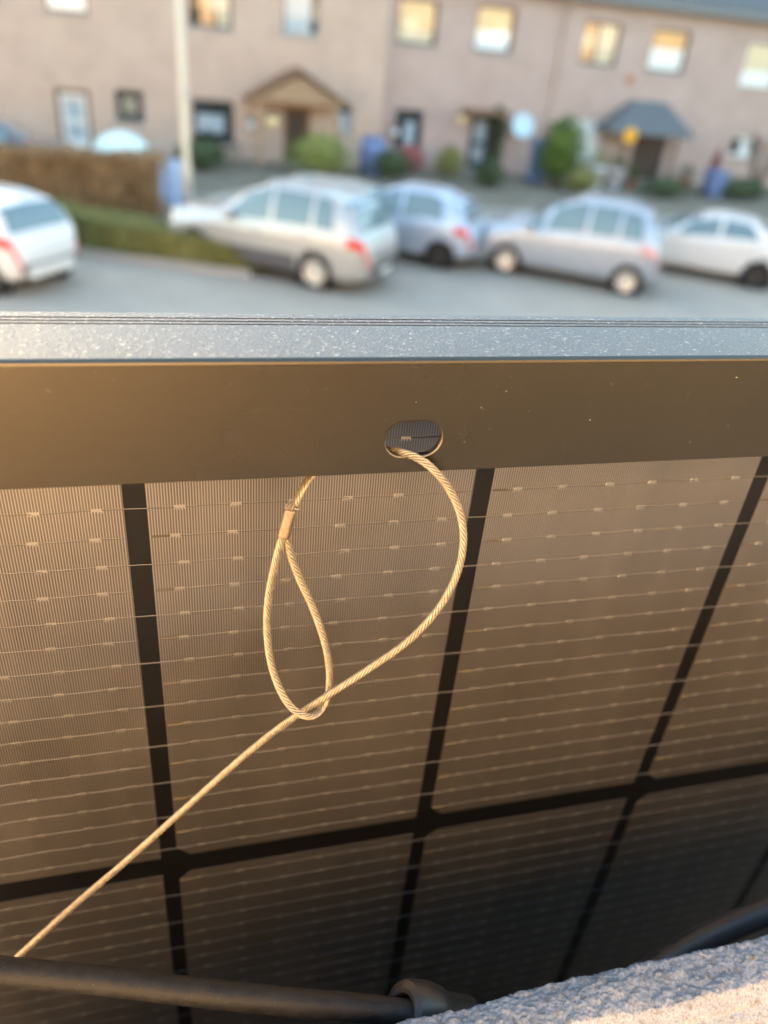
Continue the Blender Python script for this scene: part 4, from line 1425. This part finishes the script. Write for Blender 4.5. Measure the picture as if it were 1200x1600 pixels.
# middle piece round the slot
N = len(sl)
def outer(p):
    d = Vector((p[0] - HC[0], p[1] - HC[1]))
    ks = []
    if d.x > 1e-9: ks.append((xb - HC[0]) / d.x)
    if d.x < -1e-9: ks.append((xa - HC[0]) / d.x)
    if d.y > 1e-9: ks.append((zt_f - HC[1]) / d.y)
    if d.y < -1e-9: ks.append((FLZ + .0004 - HC[1]) / d.y)
    k = min(ks)
    return (HC[0] + d.x * k, HC[1] + d.y * k)
corners = [(xa, zt_f), (xb, zt_f), (xb, FLZ + .0004), (xa, FLZ + .0004)]
for yy, flip in ((YB, False), (YB + TH, True)):
    vs_ = [(p[0], yy, p[1]) for p in sl] + [(q_[0], yy, q_[1]) for q_ in map(outer, sl)] + [(c[0], yy, c[1]) for c in corners]
    fs = []
    for k in range(N):
        j = (k + 1) % N
        f = [k, j, N + j, N + k]
        a, b = vs_[N + k], vs_[N + j]
        for ci, c in enumerate(corners):
            if abs(a[0] - b[0]) > 1e-7 and abs(a[2] - b[2]) > 1e-7 and ((abs(a[0] - c[0]) < 1e-7 and abs(b[2] - c[1]) < 1e-7) or (abs(b[0] - c[0]) < 1e-7 and abs(a[2] - c[1]) < 1e-7)):
                f = [k, j, N + j, 2 * N + ci, N + k]
        fs.append(tuple(reversed(f)) if not flip else tuple(f))
    mb.add(vs_, fs)
mb.add([(xa, YB, FLZ + .0004), (xb, YB, FLZ + .0004), (xa, YB + .0005, FLZ), (xb, YB + .0005, FLZ), (xa, YB + TH - .0004, FLZ), (xb, YB + TH - .0004, FLZ), (xa, YB + TH, FLZ + .0004), (xb, YB + TH, FLZ + .0004)],
       [(0, 2, 3, 1), (2, 4, 5, 3), (4, 6, 7, 5)])
flange = mb.build('rear_flange', M['rail'], panel)
flange['label'] = 'wide brown black rear flange with an oblong drain slot'
# bare metal rim of the slot
mb = MB()
rim_rows = [(slot(48, .00022), YB - .00012), (slot(48, -.00006), YB - .00010), (slot(48, -.00008), YB + TH + .0001), (slot(48, .0002), YB + TH + .0001)]
for ring, yy in rim_rows:
    w_ = [(p[0] + .00006 * noise.noise(Vector((p[0] * 4000, p[1] * 4000, 0))), yy, p[1] + .00006 * noise.noise(Vector((p[0] * 3000, p[1] * 4000, 5)))) for p in ring]
    mb.add(w_, [])
for r_ in range(3):
    for k in range(N):
        j = (k + 1) % N
        mb.f.append((r_ * N + k, r_ * N + j, (r_ + 1) * N + j, (r_ + 1) * N + k))
mb.build('slot_edge', M['burr'], flange, True)
# chips and dust on the flange
mb = MB()
rnd = random.Random(21)
def chip(px, py, s):
    q = at(px, py, YB) - Vector((0, 0, E_))
    a = rnd.uniform(0, PI)
    pts = []
    for k in range(6):
        t = 2 * PI * k / 6
        r_ = s * rnd.uniform(.4, 1.0)
        pts.append((q.x + r_ * math.cos(t) * 1.2, q.z + r_ * math.sin(t) * .8))
    n0 = len(pts)
    mb.add([(x, YB - .0002, z) for x, z in pts] + [(q.x, YB - .00035, q.z)] + [(x * 1.0, YB + .0001, z) for x, z in pts],
           [(k, (k + 1) % n0, n0) for k in range(n0)] + [(k, n0 + 1 + k, n0 + 1 + (k + 1) % n0, (k + 1) % n0) for k in range(n0)])
for px, py, s in ((921, 656, .00035), (928, 659, .00028), (923, 651, .0002), (791, 611, .0003), (752, 637, .0003), (756, 640, .0002), (1150, 590, .0004), (1095, 640, .0002), (1137, 665, .00025), (765, 670, .0002), (826, 642, .00022), (509, 606, .0002), (725, 690, .0002), (360, 600, .0002), (505, 607, .00018), (880, 700, .0002), (1010, 600, .0002), (650, 628, .0002), (23, 645, .00025), (103, 590, .0002)):
    chip(px, py, s)
for k in range(60):
    chip(rnd.uniform(0, 1200), rnd.uniform(580, 720), rnd.uniform(.00006, .00013))
stuff(mb.build('dust_speck', M['burr'], flange))
# side and bottom rails (beyond the frame of the photograph)
for x0, x1 in ((PX0 - .03, PX0 - .0005), (PX1 + .0005, PX1 + .03)):
    MB().box((x0, YB, ZB - .0), (x1, YF, ZT)).build('frame_rail', M['rail'], panel)
MB().box((PX0, YB, ZB), (PX1, YF, ZB + .03)).build('frame_rail', M['rail'], panel)
# laminate behind the cells
MB().box((PX0, YG, ZB + .03), (PX1, YG + .0042, ZT - .0018)).build('laminate', M['backsheet'], panel)

# cells: half cells, 91 mm wide and 182 mm high, with two chamfered corners
GS = YG / .1742
CW, CH, PITCH = .0885 * GS, .1765 * GS, .0941 * GS
GX = [(-.0124 * GS + PITCH * k) for k in range(-14, 5)]       # centres of the upright gaps
ROWZ = [GS * (-.2588 + .1868 * k) for k in (1, 0, -1, -2, -3, -4)]
cell_me = None
def cell_mesh():
    c = .0042
    hw2, hh2 = CW / 2, CH / 2
    ol = [(-hw2 + c, -hh2), (hw2, -hh2), (hw2, hh2), (-hw2 + c, hh2), (-hw2, hh2 - c), (-hw2, -hh2 + c)]
    mb = MB()
    n = len(ol)
    mb.add([(x, -.00018, z) for x, z in ol] + [(x, .0, z) for x, z in ol], [tuple(range(n))] + [(k, n + k, n + (k + 1) % n, (k + 1) % n) for k in range(n)])
    me = bpy.data.meshes.new('cell')
    me.from_pydata(mb.v, [], mb.f)
    me.update()
    return me
cell_me = cell_mesh()
NB = 20
WP = CH / NB
def wire_mesh(long, tip):
    rnd = random.Random(3 + long)
    mb = MB()
    x0 = -CW / 2 + .0004
    x1 = CW / 2 - .0004
    if long:
        x0 -= PITCH - CW + .001
    else:
        x0 += .0045
    n = 26
    pts = []
    for i in range(n + 1):
        x = x0 + (x1 - x0) * i / n
        pts.append((x, -.00034 + .00004 * math.sin(i * 1.9), .00010 * math.sin(x * 210) + .00005 * rnd.uniform(-1, 1)))
    sec = [(.00017, -.00020), (.00015, -.00029), (.00002, -.00030), (-.00014, -.00030), (-.00016, -.00020)]
    vv = []
    for (x, y, z) in pts:
        vv += [(x, b + (y + .00034), z + a) for a, b in sec]
    mb.add(vv, [(i * 5 + j, i * 5 + j + 1, i * 5 + j + 6, i * 5 + j + 5) for i in range(n) for j in range(4)])
    me = bpy.data.meshes.new('busbar')
    me.from_pydata(mb.v, [], mb.f)
    me.update()
    me.polygons.foreach_set('use_smooth', [True] * len(me.polygons))
    me.materials.append(M['wire'])
    return me
wires = [wire_mesh(0, 1), wire_mesh(1, 0)]
def tip_mesh():
    mb = MB().bevbox((-.0023, -.0005, -.00024), (.0023, -.0002, .00024), .0001)
    me = bpy.data.meshes.new('wire_tip')
    me.from_pydata(mb.v, [], mb.f)
    me.update()
    me.materials.append(M['wire_tip'])
    return me
tip_me = tip_mesh()
def pad_geo(mb, x=0.0, z=0.0):
    """a solder pad: a small plate on the wire and the flared ends of the fingers under it"""
    mb.add([(x - .0011, -.00032, z + .00046), (x + .0011, -.00032, z + .00046), (x + .0013, -.00032, z - .00030), (x - .0013, -.00032, z - .00030), (x - .0012, -.0002, z + .00044), (x + .0012, -.0002, z + .00044), (x - .0014, -.0002, z - .00028), (x + .0014, -.0002, z - .00028)],
           [(0, 3, 2, 1), (4, 0, 1, 5), (3, 6, 7, 2), (4, 6, 3, 0), (1, 2, 7, 5)])
    for k in range(4):
        xx = x - .00120 + .0008 * k
        mb.add([(xx - .00014, -.00024, z - .0003), (xx + .00014, -.00024, z - .0003), (xx + .00010, -.00022, z - .00085), (xx - .00010, -.00022, z - .00085)], [(0, 3, 2, 1)])
def mk(mb, name, m):
    me = bpy.data.meshes.new(name)
    me.from_pydata(mb.v, [], mb.f)
    me.update()
    me.materials.append(m)
    return me
pm = MB()
pad_geo(pm)
pad_me = mk(pm, 'solder_pad', M['pad'])
cells = []
for r_, zc in enumerate(ROWZ):
    zc = zc - .1868 * GS / 2
    for k in range(len(GX) - 1):
        xc = (GX[k] + GX[k + 1]) / 2
        if xc - CW / 2 < PX0 + .01 or xc + CW / 2 > PX1 - .01:
            continue
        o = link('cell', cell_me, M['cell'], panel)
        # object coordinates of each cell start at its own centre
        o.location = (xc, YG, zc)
        if r_ < 2 and -.12 < xc < .32:
            cells.append((o, r_, k, xc, zc))
pads = []
for (o, r_, k, xc, zc) in cells:
    rnd = random.Random(r_ * 50 + k)
    for j in range(NB):
        z = CH / 2 - WP * (j + .5)
        lg = (j + k) % 2
        w = link('busbar', wires[lg], None, o)
        w.location = (0, 0, z)
        if not lg:
            tp = link('wire_tip', tip_me, None, o)
            tp.location = (-CW / 2 + .0027, 0, z)
        for i in range(6):
            x = -CW / 2 + CW / 6 * (i + .5) + (.0006 if j % 2 else -.0006) + rnd.uniform(-.0004, .0004)
            P = Vector((xc + x, YG, zc + z))
            c = ROT.transposed() @ P
            inview = -F * c.x / c.z + 600
            vy = 800 + F * c.y / c.z
            vis = -20 < inview < 1220 and vy < 1600 and P.z < -.098
            pads.append(((-c.z if vis else 9), o, x, z))
pads.sort(key=lambda q: q[0])
rest = {}
for i, (d, o, x, z) in enumerate(pads):
    if i < 300:
        p_ = link('solder_pad', pad_me, None, o)
        p_.location = (x, 0, z)
    else:
        rest.setdefault(o.name, (o, MB()))[1]
        pad_geo(rest[o.name][1], x, z)
for o, mb in rest.values():
    stuff(mb.build('solder_pad', M['pad'], o))

# ------------------------------------------------------------------ the wire rope
def catmull(P, step):
    P = [Vector(p) for p in P]
    out = []
    Q = [P[0] * 2 - P[1]] + P + [P[-1] * 2 - P[-2]]
    for i in range(1, len(Q) - 2):
        p0, p1, p2, p3 = Q[i - 1:i + 3]
        n = max(2, int((p2 - p1).length / step))
        for k in range(n):
            t = k / n
            out.append(.5 * ((2 * p1) + (p2 - p0) * t + (2 * p0 - 5 * p1 + 4 * p2 - p3) * t * t + (3 * p1 - p0 - 3 * p2 + p3) * t ** 3))
    out.append(P[-1])
    return out
def smooth_path(pts, it=6):
    for _ in range(it):
        pts = [pts[0]] + [(pts[i - 1] + pts[i] * 2 + pts[i + 1]) / 4 for i in range(1, len(pts) - 1)] + [pts[-1]]
    return pts
def rope(mb, path, r_s=.000325, r_h=.00067, lay=.0082, n=6, sides=6, phase=0.0):
    L_ = 0
    frames = []
    t = (path[1] - path[0]).normalized()
    u = t.orthogonal().normalized()
    for i, p in enumerate(path):
        if i:
            L_ += (p - path[i - 1]).length
        t = (path[min(i + 1, len(path) - 1)] - path[max(i - 1, 0)]).normalized()
        u = (u - t * u.dot(t)).normalized()
        frames.append((p, u.copy(), t.cross(u), L_))
    for s in range(n):
        pts = []
        for (p, u, w, l) in frames:
            a = 2 * PI * (s / n - l / lay) + phase
            pts.append(p + (u * math.cos(a) + w * math.sin(a)) * r_h)
        mb.tube(pts, r_s, sides)
    mb.tube([f[0] for f in frames[::3]] + [frames[-1][0]], r_s, sides)
def yp(px, py, Y):
    return at(px, py, Y)
main = [atd(-70, 1580, .234), atd(22, 1500, .229), atd(110, 1420, .224), atd(200, 1343, .219), atd(285, 1267, .2145), atd(370, 1191, .2095), atd(425, 1146, .2055), atd(467, 1116, .2015), atd(518, 1083, .1988), atd(580, 1043, .196),
        atd(640, 1000, .193), atd(686, 950, .190), atd(713, 900, .1875), atd(724, 850, .185), atd(720, 806, .183), atd(703, 766, .180),
        yp(676, 732, .1455), yp(650, 714, .1478), yp(630, 707.5, .1507), yp(610, 703, .1545), yp(590, 704, .159)]
inner = [yp(565, 706, .1608), yp(535, 712, .1612), yp(507, 724, .1605), yp(487, 742, .159), yp(470, 768, .156), yp(458, 797, .1535)]
path = smooth_path(catmull(main + inner, .00035), 40)
tail = [atd(458, 797, .1768), atd(449, 820, .1775), atd(441, 840, .1785), atd(430, 880, .181), atd(420, 930, .185), atd(417, 980, .189), atd(422, 1030, .193), atd(434, 1070, .196), atd(450, 1100, .1968), atd(468, 1116, .1966),
        atd(487, 1121, .1982), atd(503, 1108, .2012), atd(513, 1085, .2022), atd(515, 1050, .2005), atd(510, 1015, .197), atd(500, 980, .1935), atd(486, 943, .190), atd(468, 905, .1865), atd(455, 870, .183), atd(448, 840, .1800), atd(452, 820, .1790), atd(462, 792, .1780)]
loop = smooth_path(catmull(tail, .00035), 40)
rp = tag(empty('wire_rope', path[0]), 'golden lit steel wire rope looped through the drain slot and its own crimped eye', 'wire rope')
rp.location = (0, 0, 0)
mb = MB()
rope(mb, path)
# join the two runs inside the sleeve
rope(mb, loop, phase=.4)
mb.build('rope', M['rope'], rp, True)
# crimp sleeve
a_, b_ = atd(454, 797, .1762), atd(442, 840, .1775)
ax = (b_ - a_)
ln = ax.length
ax.normalize()
view = ((a_ + b_) / 2 - EYE).normalized()
sx = ax.cross(view).normalized()
sy = ax.cross(sx).normalized()
mb = MB()
vs_, fs = [], []
NQ = 28
rows = [(0, .80), (.0, .93), (.03, 1.0), (.06, 1.0), (.5, .99), (.94, 1.0), (.97, 1.0), (1.0, .93), (1.0, .80)]
for (t, k) in rows:
    c = a_.lerp(b_, t)
    for q in range(NQ):
        an = 2 * PI * q / NQ
        ca, sa = math.cos(an), math.sin(an)
        ex = .62
        X_ = math.copysign(abs(ca) ** ex, ca) * .00144 * k
        Y_ = math.copysign(abs(sa) ** ex, sa) * .00125 * k
        wob = 1 + .03 * noise.noise(Vector((t * 9, q * .4, 1)))
        vs_.append(c + sx * X_ * wob + sy * Y_ * wob)
for i in range(len(rows) - 1):
    for q in range(NQ):
        j = (q + 1) % NQ
        fs.append((i * NQ + q, i * NQ + j, (i + 1) * NQ + j, (i + 1) * NQ + q))
mb.add(vs_, fs)
fer = mb.build('ferrule', M['ferrule'], rp)
fer['label'] = 'crimped metal sleeve closing the eye'
autosmooth(fer, 40)
# frayed wire ends out of the sleeve's top
mb = MB()
rnd = random.Random(4)
for k in range(16):
    st_ = a_ - sx * rnd.uniform(-.0014, .0002) * -1 + sy * rnd.uniform(-.0006, .0006)
    e = st_ - ax * rnd.uniform(.0004, .0014) + sx * rnd.uniform(-.0005, .0005) + sy * rnd.uniform(-.0006, .0006)
    mb.tube([st_ + ax * .0006, st_.lerp(e, .6), e], .00015, 5)
mb.build('frayed_end', M['rope'], fer)

# ------------------------------------------------------------------ black cable with its connector
ck = tag(empty('black_cable', (0, 0, 0)), 'dusty black cable crossing the lower left corner into a black connector', 'cable')
cp = [atd(-160, 1503, .2), atd(-60, 1511, .2), atd(0, 1517, .2), atd(150, 1531, .2), atd(300, 1549, .2), atd(450, 1565, .2), atd(560, 1575, .2), atd(610, 1580, .2), atd(650, 1585, .2)]
cpath = smooth_path(catmull(cp, .002), 6)
n_c = len(cpath)
MB().tube(cpath, [.0035 - .0002 * i / (n_c - 1) for i in range(n_c)], 24).build('cable_sheath', M['rubber'], ck, True)
d_ = (cpath[-1] - cpath[-6]).normalized()
c0_ = atd(626, 1578, .2)
d2 = (atd(725, 1590, .213) - atd(630, 1578, .2)).normalized()
con = MB().lathe([(.0036, .0022), (.0040, .0004), (.0052, .0), (.0068, .0010), (.0074, .0030), (.0076, .009), (.0070, .0125), (.0058, .0145), (.0056, .026), (.001, .026)], c0_, d2, 32)
cc = con.build('connector', M['plastic'], ck, True)
autosmooth(cc, 40)
# second cable, deeper in the gap at the right
c2 = tag(empty('black_cable', (0, 0, 0)), 'smooth dark cable rising out of the shadow at the right edge behind the parapet', 'cable')
cp = [atd(900, 1600, .27), atd(1000, 1530, .265), atd(1060, 1490, .262), atd(1120, 1458, .26), atd(1200, 1424, .258), atd(1290, 1395, .255), atd(1400, 1375, .25)]
MB().tube(smooth_path(catmull(cp, .003), 6), .0042, 20).build('cable_sheath', M['grey_sheath'], c2, True)
